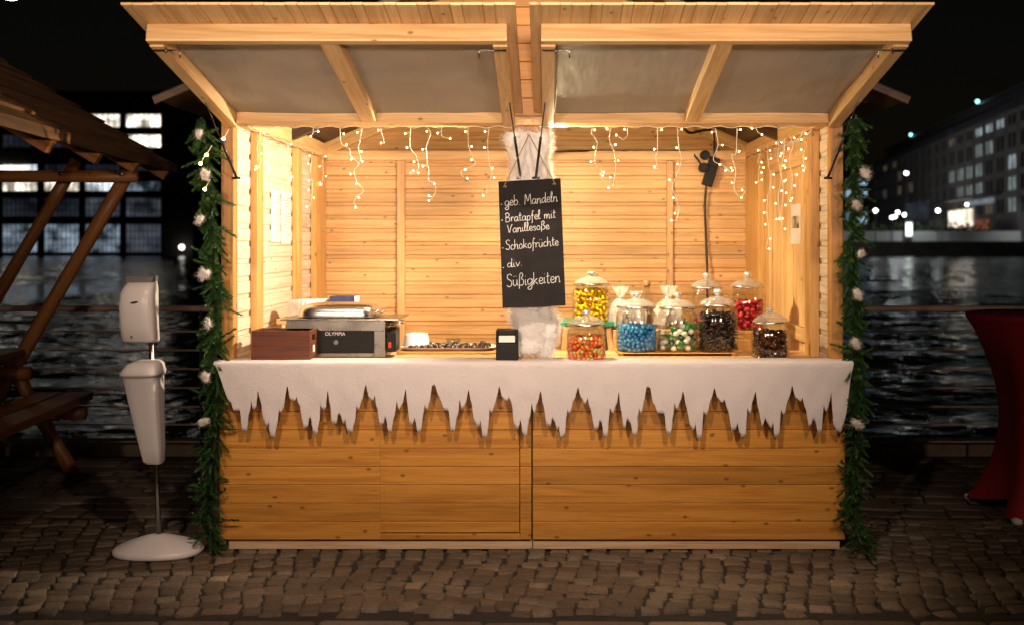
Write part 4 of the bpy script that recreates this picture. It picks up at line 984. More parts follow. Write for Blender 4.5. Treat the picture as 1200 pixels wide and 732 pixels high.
# yellow jar on the folding stand with green top
D = 6.02; p0, p1 = W(653, 381, D), W(722, 381, D)
t = empty('folding_stand', ((p0.x + p1.x) / 2, D - D0, .07), 'folding stand with green edged top and slanted legs under the jar of yellow sweets', 'folding stand')
b = MB(); b.box(p0.x, p1.x, .52, .86, p0.z, W(0, 375, D).z - .0008); b.build('green_top', M['green'], t, bevel=.003)
zt = W(0, 375, D).z
for y in (.54, .82):
    for sx in (-1, 1):
        b = MB(); xm = (p0.x + p1.x) / 2; b.bar((xm + sx * .12, y + .012 * sx, p0.z - .004), (xm - sx * -.23, y + .012 * sx, .07), .03, .014, (0, 1, 0)); b.build('leg', M['beam'], t, bevel=.002)
c, R, bh = jar_on(671, 715, zt, 318, 6.0, 'tall glass jar full of yellow banana sweets behind the fruit candies')
b = MB()
for p in spots(R * .93, bh * .86, .015):
    Rm = rrot(); q = c + p + Vector((0, 0, .003)); b.tube([q + Rm @ Vector((.019 * math.cos(a_), .019 * math.sin(a_) - .012, 0)) for a_ in (.4, .9, 1.57, 2.2, 2.7)], [.003, .0075, .0085, .0075, .003], 7, c=random.random())
fill(c, b, 'banana_sweets', byattr('yellow_foam', [(0, (.82, .47, .006)), (.4, (.88, .57, .012)), (.8, (.9, .64, .03))], .8, spec=.1), 'yellow banana shaped sweets filling the tall jar')
# back right crate with the two tall jars
D = 6.0; pz = 1.075
t = empty('upturned_crate', (1.08, .62, .07), 'pale wooden crate behind the jars carrying two tall jars', 'crate')
x0, x1 = W(806, 0, D).x, W(905, 0, D).x
b = MB(); b.box(x0, x1, .5, .78, pz - .018, pz - .0006); b.build('crate_top', M['post'], t, bevel=.002)
for k in range(6):
    b = MB(); b.box(x0, x1, .5, .512, .08 + k * .16, .08 + k * .16 + .145); b.build('slat', M['post'], t, bevel=.002)
for x in (x0 + .03, x1 - .03):
    b = MB(); b.box(x - .02, x + .02, .514, .55, .07, pz - .019, 'z'); b.build('corner_batten', M['post'], t)
c, R, bh = jar_on(808, 848, pz, 319, 6.02, 'tall nearly empty glass jar with a few red pieces behind the liquorice jar')
b = MB()
for p in spots(R * .9, .05, .014): b.ball(c + p + Vector((0, 0, .12 if p.x > 0 and False else .003)), .014, random.random(), sub=2, sc=(1, .8, .8), rot=rrot())
redm = byattr('red_gum', [(0, (.28, .006, .014)), (.4, (.45, .012, .02)), (.8, (.6, .03, .04))], .22)
fill(c, b, 'red_gums', redm, 'few red gum sweets at the bottom of the clear jar')
c, R, bh = jar_on(855, 897, pz - .0, 318, 6.02, 'tall glass jar one third full of dark red gums at the back right')
b = MB()
for p in spots(R * .93, .15, .016): b.ball(c + p + Vector((0, 0, .003)), .0165, random.random(), sub=2, sc=(1, .85, .8), rot=rrot())
fill(c, b, 'red_gums', redm, 'dark red gum sweets filling a third of the tall jar at the back right')
# cellophane bags and corked bottle behind
D = 5.98
t0_ = W(760, 395, D)
b = MB(); b.box(W(718, 0, D).x, W(800, 0, D).x, .5, .82, CT - .02, W(0, 385, D).z - .001); tag(b.build('serving_board', M['inner'], bevel=.003), 'pale wooden block carrying gift bags and bottle behind the blue jar', 'board')
zb = W(0, 385, D).z
def bag(px, wpx, toppy, D, lab):
    c_ = W(px, 385, D); c_.z = zb; R_ = wpx / 2 * D / F; h = (385 - toppy) * D / F
    b = MB(); n = 36; V = []; prof = [(.75, 0), (1, .1), (1.0, .4), (.8, .58), (.3, .70), (.16, .74), (.45, .88), (.62, 1.0)]
    for r_, zz in prof:
        for k in range(n):
            a_ = 2 * PI * k / n; q = Vector((math.cos(a_) * 2.2, math.sin(a_) * 2.2, zz * 5 + px)); rr = R_ * r_ * (1 + .25 * noise.noise(q) + .22 * noise.noise(q * 2.7)); V.append((c_.x + rr * math.cos(a_), c_.y + rr * math.sin(a_), c_.z + h * (zz + (.05 * noise.noise(q * 2) if zz > .8 else 0))))
    b.mesh(V, [[r * n + k, r * n + (k + 1) % n, (r + 1) * n + (k + 1) % n, (r + 1) * n + k] for r in range(len(prof) - 1) for k in range(n)] + [[k for k in range(n)][::-1]])
    t = empty('gift_bag', c_, lab, 'gift bag', 'cellophane gift bags behind the jars'); b.build('cellophane', M['cello'], t)
    b = MB()
    for p in spots(R_ * .8, h * .5, .014): b.ball(c_ + p + Vector((0, 0, .006)), .014, random.random(), sub=1, rot=rrot())
    b.build('filling', byattr('nut_mix', [(0, (.2, .09, .035)), (.5, (.36, .19, .08)), (.85, (.62, .5, .38))], .5), t)
    b = MB(); b.lathe(c_ + Vector((0, 0, h * .72)), [(R_ * .2, -.006), (R_ * .24, 0), (R_ * .2, .006)], 16); b.build('ribbon', M['chrome'], t)
m, bb, N, L, out = mat('cellophane'); bb.inputs['Base Color'].default_value = (.85, .84, .82, 1); bb.inputs['Roughness'].default_value = .1
tt = N('BsdfTransparent'); mx = N('MixShader'); mx.inputs[0].default_value = .38; L(tt.outputs[0], mx.inputs[1]); L(bb.outputs[0], mx.inputs[2]); L(mx.outputs[0], out.inputs[0]); M['cello'] = m
bag(727, 30, 336, 5.98, 'crinkled clear gift bag just right of the yellow sweets')
bag(745, 24, 343, 6.06, 'smallest crinkled clear gift bag behind the blue jar left of the bottle')
bag(783, 32, 336, 6.02, 'crinkled silver gift bag behind the jar of green and white sweets')
q = W(758, 385, 6.14); q.z = zb
t = empty('corked_bottle', q, 'small brown capped bottle standing between the gift bags', 'bottle')
b = MB(); b.lathe(q, [(.034, 0), (.036, .01), (.036, .15), (.022, .19), (.016, .21), (.017, .24)], 28); b.build('bottle_body', M['glass'], t, smooth=True)
b = MB(); b.lathe(q + Vector((0, 0, .241)), [(.016, -.012), (.021, 0), (.021, .025), (.0, .026)], 20); b.build('cork', M['lead'], t, smooth=True)
b = MB(); b.lathe(q + Vector((0, 0, .004)), [(.03, 0), (.032, .12), (0, .125)], 24); b.build('liquid', M['lead'], t, smooth=True)

# ------------------------------------------------------------------ paper on the walls, cables, flood lamp
def lines_paper(name, x, y0, y1, z0, z1, sx, label, pic=False):
    t = empty(name, (x, (y0 + y1) / 2, z0), label, 'notice'); b = MB(); b.box(*sorted((x, x - sx * .001)), y0, y1, z0, z1, 'y'); b.build('sheet', M['paper'], t)
    b = MB(); xs = x - sx * .0014
    if pic:
        b.box(*sorted((xs, xs - sx * .0006)), y0 + .03, y1 - .03, z0 + .09, z1 - .07, 'y', c=.2); b.build('printed_picture', M['photo'], t)
    else:
        k = z1 - .04
        while k > z0 + .03:
            L_ = random.uniform(.4, .85) * (y1 - y0 - .04); b.box(*sorted((xs, xs - sx * .0004)), y1 - .02 - L_, y1 - .02, k, k + .004, 'y'); k -= .018 if random.random() < .8 else .04
        b.build('printed_lines', M['grey'], t)
m, bb, N, L, out = mat('printed_photo'); tc = N('TexCoord'); n = N('TexNoise'); n.inputs['Scale'].default_value = 14; L(tc.outputs['Object'], n.inputs[0]); r = ramp(N, L, n.outputs[0], [(.35, (.05, .04, .035)), (.5, (.3, .2, .12)), (.6, (.55, .5, .45))]); L(r.outputs[0], bb.inputs['Base Color']); M['photo'] = m
lines_paper('paper_notice', -1.5285, .72, .93, 1.57, 1.88, -1, 'white printed sheet pinned on left inner wall, nearer the counter')
lines_paper('paper_notice', -1.5285, .95, 1.19, 1.56, 1.88, -1, 'white printed sheet pinned on left inner wall, nearer the back corner')
lines_paper('photo_notice', 1.5095, .56, .80, 1.56, 1.79, 1, 'white sheet with a dark photograph pinned on the right inner door', True)
# power strip
t = empty('power_strip', W(832, 215, 7.4), 'black power strip with plugs hanging on the back wall at the right', 'power strip')
b = MB(); b.bar(W(838, 185, 7.40), W(828, 218, 7.40), .075, .045, (0, 1, 0)); b.build('strip_body', M['black'], t, bevel=.006, bseg=2)
for x, y in ((826, 182), (824, 197)):
    b = MB(); p = W(x, y, 7.36); b.tube([p + Vector((0, -.03, 0)), p + Vector((0, .035, 0))], .032, 14); b.build('plug', M['black'], t, bevel=.004)
b = MB(); b.tube(smooth_path([W(828, 216, 7.4), W(826, 240, 7.42), W(827, 270, 7.43), W(828, 295, 7.42), W(829, 330, 7.38), W(829, 400, 7.35)], 8), .0085, 8); tag(b.build('power_cable', M['cable'], smooth=True), 'black cable hanging straight down from the power strip on back wall', 'cable')
b = MB(); b.tube(smooth_path([W(640, 180, 6.2), W(665, 177.5, 7.3), W(740, 177.5, 7.43), W(805, 178, 7.43), W(815, 184, 7.42), W(824, 197, 7.38)], 8), .0075, 8); tag(b.build('lamp_cable', M['cable'], smooth=True), 'thin black cable running along back wall rail to the power strip', 'cable')
b = MB(); b.tube(smooth_path([W(800, 148, 7.2), W(808, 156, 7.3), W(825, 153, 7.4), W(836, 156, 7.42), W(837, 186, 7.42)], 8), .009, 8); tag(b.build('roof_cable', M['cable'], smooth=True), 'black cable looping down from the roof corner to the power strip', 'cable')

def lamp(kind, name, loc, power, color, parent=None, **k):
    l = bpy.data.lights.new(name, kind); l.energy = power; l.color = color
    for a_, v in k.items(): setattr(l, a_, v)
    o = bpy.data.objects.new(name, l); col.objects.link(o)
    o.location = Vector(loc) - (wloc(parent) if parent else Vector((0, 0, 0))); o.parent = parent
    return o
def aim(o, d): o.rotation_euler = Vector(d).to_track_quat('-Z', 'Y').to_euler()
WARM = (1, .80, .45)
t = empty('flood_lamp', (.06, .17, 2.06), 'small bright flood lamp fixed behind the centre post, aimed right at the jars', 'lamp')
b = MB(); b.box(.034, .075, .128, .168, 2.01, 2.12); b.build('lamp_housing', M['white2'], t, bevel=.004)
b = MB(); b.box(.036, .073, .1695, .173, 2.016, 2.114); b.build('lamp_glass', emit('lamp_glass', (1, .82, .56), 40), t)
o = lamp('SPOT', 'flood_beam', (.06, .20, 2.06), 108, WARM, t, spot_size=math.radians(112), spot_blend=.35, shadow_soft_size=.03); aim(o, (.30, 1, -1.15))
o = lamp('POINT', 'flood_spill', (.085, .215, 2.07), 50, WARM, t, shadow_soft_size=.03)
t = empty('flood_lamp', (-.09, .15, 2.05), 'small bright flood lamp fixed behind the centre post, aimed left at the food warmer', 'lamp')
b = MB(); b.box(-.10, -.062, .128, .168, 2.0, 2.11); b.build('lamp_housing', M['white2'], t, bevel=.004)
b = MB(); b.box(-.098, -.064, .1695, .173, 2.006, 2.104); b.build('lamp_glass', emit('lamp_glass', (1, .82, .56), 20), t)
o = lamp('SPOT', 'flood_beam', (-.105, .19, 2.05), 190, (1, .82, .6), t, spot_size=math.radians(128), spot_blend=.75, shadow_soft_size=.03); aim(o, (-1, .25, -.35))

# ------------------------------------------------------------------ hand sanitiser stand
def sanitiser():
    base = W(186, 648, 5.34); base.z = 0; D = 5.34
    t = empty('sanitizer_stand', base, 'white hand sanitizer dispenser on a steel pole with a rounded foot', 'sanitizer stand')
    b = MB(); n = 48; V = []; rx, ry = .222, .16
    prof = [(.97, .0), (1.0, .010), (.99, .026), (.93, .036), (.66, .060), (.36, .082), (.16, .093), (.1, .095)]
    for r_, z in prof:
        for k in range(n):
            a_ = 2 * PI * k / n; c_, s_ = math.cos(a_), math.sin(a_); q = (abs(c_) ** 2.4 + abs(s_) ** 2.4) ** (-1 / 2.4)
            V.append((base.x + rx * r_ * c_ * q + .03 * (1 - r_) * 0, base.y + ry * r_ * s_ * q, z))
    b.mesh(V, [[r * n + k, r * n + (k + 1) % n, (r + 1) * n + (k + 1) % n, (r + 1) * n + k] for r in range(len(prof) - 1) for k in range(n)] + [[k for k in range(n)][::-1], [(len(prof) - 1) * n + k for k in range(n)]])
    b.build('foot', M['white'], t, smooth=True)
    pt = W(174.5, 330, D); pt.y = base.y; pb = W(186.5, 632, D); pb.y = base.y; pb.z = .09
    ax = (pt - pb).normalized()
    b = MB(); b.tube([pb + Vector((0, 0, -.03)), pt], .0125, 14); b.build('pole', M['steel'], t, smooth=True)
    # drip tank: tapering translucent wedge
    def sect(py, x0, x1, dep): return (W(x0, py, D), W(x1, py, D), dep)
    b = MB(); V = []; n = 32
    for py, x0, x1, dep in ((540, 177, 194, .035), (537, 174, 195, .045), (520, 170, 195, .055), (480, 161, 193.5, .07), (440, 152.5, 192, .085), (436, 150.5, 192, .09)):
        a_, e_, dp = sect(py, x0, x1, dep)
        for k in range(n):
            th_ = 2 * PI * k / n; c_, s_ = math.cos(th_), math.sin(th_); q = (abs(c_) ** 5 + abs(s_) ** 5) ** (-1 / 5)
            V.append(((a_.x + e_.x) / 2 + (e_.x - a_.x) / 2 * c_ * q, base.y - .045 + dp * s_ * q, a_.z))
    b.mesh(V, [[r * n + k, r * n + (k + 1) % n, (r + 1) * n + (k + 1) % n, (r + 1) * n + k] for r in range(5) for k in range(n)] + [[k for k in range(n)][::-1], [5 * n + k for k in range(n)]])
    m, bb, N, L, out = mat('frosted_plastic'); bb.inputs['Base Color'].default_value = (.62, .58, .58, 1); bb.inputs['Roughness'].default_value = .45; bb.inputs['Subsurface Weight'].default_value = .3; bb.inputs['Subsurface Radius'].default_value = (.05, .04, .04)
    b.build('drip_tank', m, t, smooth=True).modifiers.new('e', 'EDGE_SPLIT')
    b = MB(); V = []
    for py, x0, x1, dep, dx in ((437.5, 149, 194, .097, 0), (434, 149, 194.5, .099, 0), (424, 156, 193, .08, 0), (420.5, 166, 190, .05, 0)):
        a_, e_, dp = sect(py, x0, x1, dep)
        for k in range(n):
            th_ = 2 * PI * k / n; c_, s_ = math.cos(th_), math.sin(th_); q = (abs(c_) ** 4 + abs(s_) ** 4) ** (-1 / 4)
            V.append(((a_.x + e_.x) / 2 + (e_.x - a_.x) / 2 * c_ * q, base.y - .045 + dp * s_ * q, a_.z))
    b.mesh(V, [[r * n + k, r * n + (k + 1) % n, (r + 1) * n + (k + 1) % n, (r + 1) * n + k] for r in range(3) for k in range(n)] + [[k for k in range(n)][::-1], [3 * n + k for k in range(n)]])
    b.build('tank_lid', M['white2'], t, smooth=True)
    # dispenser housing
    b = MB(); V = []; n = 36
    for py, x0, x1, yf, yb in ((399, 150, 187, -.085, .02), (397, 148.5, 188, -.095, .025), (380, 147.5, 187, -.11, .025), (356, 147, 186.5, -.118, .025), (343, 148.5, 186.5, -.112, .025), (336, 151, 186, -.098, .025), (331, 153.5, 184.5, -.075, .025), (330, 155, 184, -.05, .022)):
        a_, e_ = W(x0, py, D), W(x1, py, D)
        for k in range(n):
            th_ = 2 * PI * k / n; c_, s_ = math.cos(th_), math.sin(th_); q = (abs(c_) ** 4.5 + abs(s_) ** 4.5) ** (-1 / 4.5)
            V.append(((a_.x + e_.x) / 2 + (e_.x - a_.x) / 2 * c_ * q, base.y + (yf + yb) / 2 + (yb - yf) / 2 * s_ * q, a_.z))
    b.mesh(V, [[r * n + k, r * n + (k + 1) % n, (r + 1) * n + (k + 1) % n, (r + 1) * n + k] for r in range(7) for k in range(n)] + [[k for k in range(n)][::-1], [7 * n + k for k in range(n)]])
    hs = b.build('dispenser_housing', M['white'], t, smooth=True)
    b = MB(); a_, e_ = W(153, 331, D), W(184, 324, D); b.prism((a_.x, base.y - .07, a_.z + .001), (1, 0, 0), (0, 1, 0), (0, 0, 1), e_.x - a_.x, [(0, 0), (.095, 0), (.095, .034), (.02, .03)]); b.build('lid_window', M['grey'], hs, bevel=.004, bseg=2)
    b = MB(); cc = W(168, 353, D); cc.y = base.y - .1185
    V = [cc + Vector((.0185 * math.cos(k * PI / 10) , -.0015, .0055 * math.sin(k * PI / 10) + .003 * math.cos(k * PI / 10))) for k in range(20)]; b.mesh(V + [v + Vector((0, .006, 0)) for v in V], [list(range(20))[::-1]] + [[k, (k + 1) % 20, 20 + (k + 1) % 20, 20 + k] for k in range(20)]); b.build('emblem', M['iron'], hs)
    b = MB(); cc = W(163.5, 392, D); cc.y = base.y - .105; b.ball(cc, .006, .5, sub=2, sc=(1, .6, 1.3)); b.build('sensor_drop', M['grey'], hs, smooth=True)
sanitiser()

# ------------------------------------------------------------------ red bistro table
def bistro():
    c = Vector((2.97, .78, 0)); t = empty('bistro_table', c, 'tall round bistro table under a dark red stretch cover', 'bistro table')
    n, R = 96, 40; V = []
    for j in range(R + 1):
        z = .02 + (1.125 - .02) * j / R; u = j / R
        for k in range(n):
            a_ = 2 * PI * k / n
            foot = .25 * (.5 + .5 * math.cos(4 * (a_ - .84))) ** 1.3 + .18
            waist = .215 + .02 * math.cos(4 * (a_ - .84)); topr = .405
            if u < .5: kk = (1 - u / .5); r_ = waist + (foot - waist) * kk ** 2.2 + 0
            else: kk = (u - .5) / .5; r_ = waist + (topr - waist) * kk ** 1.75
            V.append((c.x + r_ * math.cos(a_), c.y + r_ * math.sin(a_), z + (.05 * (1 - (.5 + .5 * math.cos(4 * (a_ - .84)))) * max(0, 1 - u * 6))))
    for r_, z in ((.41, 1.13), (.41, 1.15), (.40, 1.156), (.0, 1.157)):
        for k in range(n): V.append((c.x + r_ * math.cos(2 * PI * k / n), c.y + r_ * math.sin(2 * PI * k / n), z))
    b = MB(); b.mesh(V, [[r * n + k, r * n + (k + 1) % n, (r + 1) * n + (k + 1) % n, (r + 1) * n + k] for r in range(R + 4) for k in range(n)])
    b.build('stretch_cover', M['red'], t, smooth=True)
    for q in range(4):
        a_ = .84 + q * PI / 2; p = c + Vector((.41 * math.cos(a_), .41 * math.sin(a_), 0))
        b = MB(); b.lathe(p, [(.03, 0), (.032, .03), (.0, .04)], 14); b.build('foot_pad', M['white2'], t, smooth=True)
    b = MB(); b.tube([c + Vector((0, 0, .02)), c + Vector((0, 0, 1.12))], .035, 12); b.build('pole', M['steel'], t)
bistro()

# ------------------------------------------------------------------ roofed picnic shelter
def shelter():
    E = Vector((-2.54, 2.0, 2.09)); w_ = Vector((.099, -.995, 0)); u_ = Vector((-.995, -.099, 0)); s_ = .62
    t = empty('picnic_shelter', (-3.6, .8, 0), 'roofed wooden picnic table with slanted log posts beside the river railing', 'picnic shelter')
    LEN = 3.6
    for side in (1, -1):
        rf = MB(); n = 10
        for i in range(n):
            a0, a1 = 1.62 * i / n, 1.62 * (i + 1) / n + .03
            if side == 1: p0 = E + u_ * a0 + Vector((0, 0, s_ * a0 + .012)); p1 = E + u_ * a1 + Vector((0, 0, s_ * a1))
            else: p0 = E + u_ * (3.24 - a0) + Vector((0, 0, s_ * a0 + .012)); p1 = E + u_ * (3.24 - a1) + Vector((0, 0, s_ * a1))
            out = (p1 - p0); up = out.cross(w_).normalized(); up = up if up.z > 0 else -up
            rf.prism(p0 - w_ * (.03 + random.uniform(-.003, .003)), w_, out, up, LEN, [(0, 0), (out.length, 0), (out.length, .010), (0, .018)])
        rf.build('roof', M['lap'], t, bevel=.002)
    b = MB(); b.bar(E + u_ * 0.0 + Vector((0, 0, -.005)) - w_ * .03, E + w_ * (LEN - .03) + Vector((0, 0, -.005)), .022, .05); b.build('fascia', M['lap'], t, bevel=.002)
    for k in range(5):
        q = E + w_ * (.12 + k * .72); b = MB(); b.bar(q + u_ * .02 + Vector((0, 0, -.055)), q + u_ * 1.6 + Vector((0, 0, s_ * 1.58 - .055)), .06, .085); b.build('rafter', M['logs'], t, bevel=.004)
    Dp = 7.15
    def log(a, e, r, name, off=Vector((0, 0, 0))):
        b = MB(); m_ = a.lerp(e, .5); pts = [a.lerp(e, i / 8) for i in range(9)]; b.tube([p + off for p in pts], [r * (1 + .05 * math.sin(i * 2.1)) for i in range(9)], 14); return b.build(name, M['logs'], t, smooth=True)
    for off in (Vector((0, 0, 0)), w_ * 2.6):
        xm = -3.95 + off.x
        A0, A1 = W(150, 203, Dp), W(20, 425, Dp); dirB = (A1 - A0); 
        log(A0, A0 + dirB * 1.75, .046, 'post_log', off)
        B0 = W(90, 188, Dp + .1); log(B0, B0 + (W(0, 342, Dp + .1) - B0) * 2.2, .042, 'post_log', off)
        C0 = W(86, 552, Dp); C0.z = .0; cdir = (W(14, 428, Dp) - C0); log(C0 , C0 + cdir * 1.05, .046, 'leg_log', off + Vector((0, .0, .0)))
        be = log(W(162, 207, Dp - .09), W(-230, 207, Dp - .09), .040, 'cross_beam', off)
        if off.length < .1:
            for px in (71, 142):
                b = MB(); p = W(px, 204, Dp - .135); b.lathe((0, 0, 0), [(.004, 0), (.012, .0), (.013, .006), (.0, .008)], 14); g = b.build('bolt', M['steel'], be); g.rotation_euler = (PI / 2, 0, 0); g.location = p - wloc(be)
        log(W(36, 437, Dp - .08), W(-260, 437, Dp - .08), .045, 'table_beam', off)
        log(W(100, 484, Dp - .1), W(-60, 484, Dp - .1), .04, 'seat_beam', off)
    st = W(110, 458, 7.25)
    for k in range(2):
        b = MB(); a0 = st + u_ * (.2 * k) ; b.prism(a0 - Vector((0, 0, .055)), w_, u_, (0, 0, 1), 3.3, [(0, 0), (.18, 0), (.18, .055), (0, .055)]); b.build('seat_plank', M['logs'], t, bevel=.006, bseg=2)
    tt_ = W(36, 407, 7.2)
    for k in range(4):
        b = MB(); a0 = tt_ + u_ * (.19 * k); b.prism(a0 - Vector((0, 0, .05)), w_, u_, (0, 0, 1), 3.3, [(0, 0), (.18, 0), (.18, .05), (0, .05)]); b.build('table_plank', M['logs'], t, bevel=.006, bseg=2)
shelter()

# ------------------------------------------------------------------ left waterfront building
DL = 240.0; K = DL / F
def zpy(py): return EYE - (py - HZ) * K
lit = {}
def waterfront():
    t = empty('waterfront_building', (-120, DL - D0, 0), 'dark warehouse block with lit gridded windows across the river behind the picnic shelter', 'building')
    Y = DL - D0
    bays = [(px, px + 41) for px in (-238, -190, -142, -94, -46, 2, 51, 99, 147)]
    rowsp = [(134, 149), (158, 173), (193, 200), (213, 224), (232, 254), (263, 296)]
    X0, X1 = W(-300, 0, DL).x, W(226, 0, DL).x
    b = MB()
    zs = [zpy(110)] + [z for r in rowsp for z in (zpy(r[0]), zpy(r[1]))] + [-1.6]
    for i in range(0, len(zs) - 1, 2): b.box(X0, X1, Y, Y + 3, zs[i + 1], zs[i])
    xs = [X0] + [x for a, e in bays for x in (W(a, 0, DL).x, W(e, 0, DL).x)] + [X1]
    for i in range(0, len(xs), 2):
        for r in rowsp: b.box(xs[i], xs[i + 1], Y + .02, Y + 3, zpy(r[1]) + .01, zpy(r[0]) - .01, 'z')
    b.box(X0, X1, Y + 3.1, Y + 40, -1.6, zpy(111))
    b.build('wall', M['darkfac'], t)
    b = MB(); b.box(X0 - .5, X1 + .5, Y - .8, Y + 41, zpy(110) + .01, zpy(107)); b.build('cornice', M['roofmetal'], t)
    WHITE, BLUE = (1, .9, .74), (.62, .8, 1)
    em = {'w': emit('office_light_white', WHITE, 3.2, .35, .12), 'c': emit('office_light_cool', (.85, .93, 1), 1.7, .35, .12), 'b': emit('office_light_blue', BLUE, .5, .3, .05), 'd': emit('office_light_dim', (.7, .78, 1), .1, .3, .15), 'k': emit('office_light_night', (.6, .7, 1), .035, .3, .2)}
    tab = ['kkkkkwkww', 'kwkdkkkkw', 'kddbkdkkk', 'kccwkwwcc', 'dkbddkdbb', 'bbdbdbbbb']
    tab[0] = 'kkdkkkkww'; tab[1] = 'kkwkkkkkw'; tab[2] = 'kdkbkckkd'; tab[3] = 'kcdkcwwcb'; tab[4] = 'dkbdkkkdd'; tab[5] = 'bdbbdbbbd'
    for ri, r in enumerate(rowsp):
        for bi, (a, e) in enumerate(bays):
            xa, xb, za, zb_ = W(a, 0, DL).x, W(e, 0, DL).x, zpy(r[1]), zpy(r[0])
            f = MB(); nx = 8 if ri >= 4 else 6; nz = 4 if ri == 5 else (3 if ri >= 3 else 2)
            for i in range(nx + 1):
                x = xa + (xb - xa) * i / nx; f.box(x - .07, x + .07, Y + .3, Y + .45, za, zb_, 'z')
            for j in range(nz + 1):
                z = za + (zb_ - za) * j / nz; f.box(xa, xb, Y + .31, Y + .44, z - .07, z + .07)
            fo = f.build('window', M['iron'], t)
            p = MB(); p.face([(xa, Y + .7, za), (xb, Y + .7, za), (xb, Y + .7, zb_), (xa, Y + .7, zb_)]); p.build('pane', em[tab[ri][bi]], fo)
    b = MB(); p0, p1 = W(-40, 199, DL), W(32, 195, DL); b.box(p0.x, p1.x, Y - .5, Y - .3, p0.z, p1.z); b.build('light_strip', emit('canopy_strip', WHITE, 3), t)
waterfront()

# ------------------------------------------------------------------ right office building (receding)
def office():
    dv = Vector((.1344, 1, 0)).normalized(); nv = Vector((-dv.y, dv.x, 0))     # facade faces the river / the left
    P = lambda D: Vector((CAMX + 79.4 + .1344 * D, D - D0, 0))
    D1, D2 = 205.0, 455.0; o0 = P(D1); LEN = (P(D2) - o0).length
    t = empty('office_building', P(330), 'long stone office block with rows of tall windows on the far bank at the right', 'building')
    def seg(mb, s0, s1, d0, d1, z0, z1): mb.prism(o0 + dv * s0 + nv * d0 + Vector((0, 0, z0)), dv, nv, (0, 0, 1), s1 - s0, [(0, 0), (d1 - d0, 0), (d1 - d0, z1 - z0), (0, z1 - z0)])
    fl_ = [11.2, 16.5, 21.8, 27.1, 32.2]; hh = [1.9, 1.9, 1.9, 1.9, 1.3]; pit = 10.0; nb = int(LEN // pit)
    b = MB(); zprev = 2.1
    zcuts = [2.1]
    for z, h in zip(fl_, hh): zcuts += [z - h, z + h]
    zcuts += [35.2]
    for i in range(0, len(zcuts), 2): seg(b, 0, LEN, -2, 0, zcuts[i], zcuts[i + 1])
    for z, h in zip(fl_, hh):
        for k in range(nb + 1):
            seg(b, k * pit - 2.0 if k else 0, min(LEN, k * pit + 2.0), -2, .02, z - h + .01, z + h - .01); 
            if k < nb: seg(b, k * pit + 4.5, k * pit + 5.5, -2, .02, z - h + .01, z + h - .01)
    seg(b, 0, LEN, -60, -2.05, 2.1, 35.1)
    b.build('wall', M['facade'], t)
    b = MB()
    for k in range(nb + 1):
        for dd in (-.9, .9): seg(b, max(.1, k * pit + dd - .25), k * pit + dd + .25, .03, .16, 7.5, 34.5)
    b.build('pilasters', M['facade'], t)
    b = MB(); seg(b, -1, LEN + 1, -61, 1.4, 35.3, 36.1); seg(b, -.5, LEN + .5, -60, .9, 34.6, 35.2); b.build('cornice', M['roofmetal'], t)
    b = MB(); seg(b, 4, LEN - 4, -55, -5, 36.2, 41); seg(b, 2, LEN - 2, -57, -3.5, 41.1, 41.8); b.build('setback_storey', M['roofmetal'], t)
    em = [emit('office_window_pale', (.72, .88, .86), .55, .3, .4), emit('office_window_cool', (.75, .92, 1), .85, .3, .4), emit('office_window_warm', (1, .8, .5), .25, .3, .3)]
    rnd = random.Random(5)
    def islit(fi, D):
        if fi == 2 and (286 < D < 330): return 0
        if fi == 1 and (282 < D < 320 or 255 < D < 266): return 0
        if fi == 3 and (270 < D < 292): return 0
        if fi == 2 and (250 < D < 264): return 1
        if fi == 4 and (262 < D < 300): return 1 if rnd.random() < .7 else None
        if fi == 0 and 255 < D < 268: return 0
        if rnd.random() < .06: return 2
        return None
    for fi, (z, h) in enumerate(zip(fl_, hh)):
        for k in range(nb):
            D = D1 + (k + .5) * pit
            l_ = islit(fi, D)
            w = MB()
            for s0 in (2.0, 5.5):
                seg(w, k * pit + s0, k * pit + s0 + 2.5, -.15, -.03, z - h, z - h + .2); seg(w, k * pit + s0, k * pit + s0 + 2.5, -.15, -.03, z + h - .2, z + h)
                seg(w, k * pit + s0 + 1.17, k * pit + s0 + 1.33, -.15, -.03, z - h + .21, z + h - .21)
            wo = w.build('window', M['iron'], t)
            p = MB()
            for s0 in (2.0, 5.5):
                a_ = o0 + dv * (k * pit + s0) + nv * -.17; e_ = a_ + dv * 2.5
                p.face([a_ + Vector((0, 0, z - h)), e_ + Vector((0, 0, z - h)), e_ + Vector((0, 0, z + h)), a_ + Vector((0, 0, z + h))])
            p.build('pane', M['darkglass'] if l_ is None else em[l_], wo)
    # lit lobby
    sD = lambda D: (P(D) - o0).length
    for Da, Db, z0, z1, c_, s_ in ((293, 320, 6.4, 11.4, (1, .86, .66), 2.4), (277, 291, 3.0, 8.0, (1, .34, .2), .22), (272, 300, 12.2, 13.6, (.75, .85, 1), .3), (322, 345, 5, 9, (.8, .7, .6), .06), (345, 385, 10, 16, (.5, .6, .75), .06)):
        b = MB(); seg(b, sD(Da), sD(Db), .6, .75, z0, z1); b.build('lobby_glazing', emit('lobby_light', c_, s_, .35, .35), t)
    b = MB(); seg(b, sD(268), sD(330), .55, 4.5, 13.9, 14.5); b.build('entrance_canopy', M['roofmetal'], t)
    for D, z in ((393, 42.2), (302, 42.3)):
        b = MB(); p = P(D) + nv * -3 + Vector((0, 0, z)); b.ball(p, .55, .5, sub=2); b.build('roof_beacon', emit('roof_beacon', (.3, .9, .85), 4), t)
office()
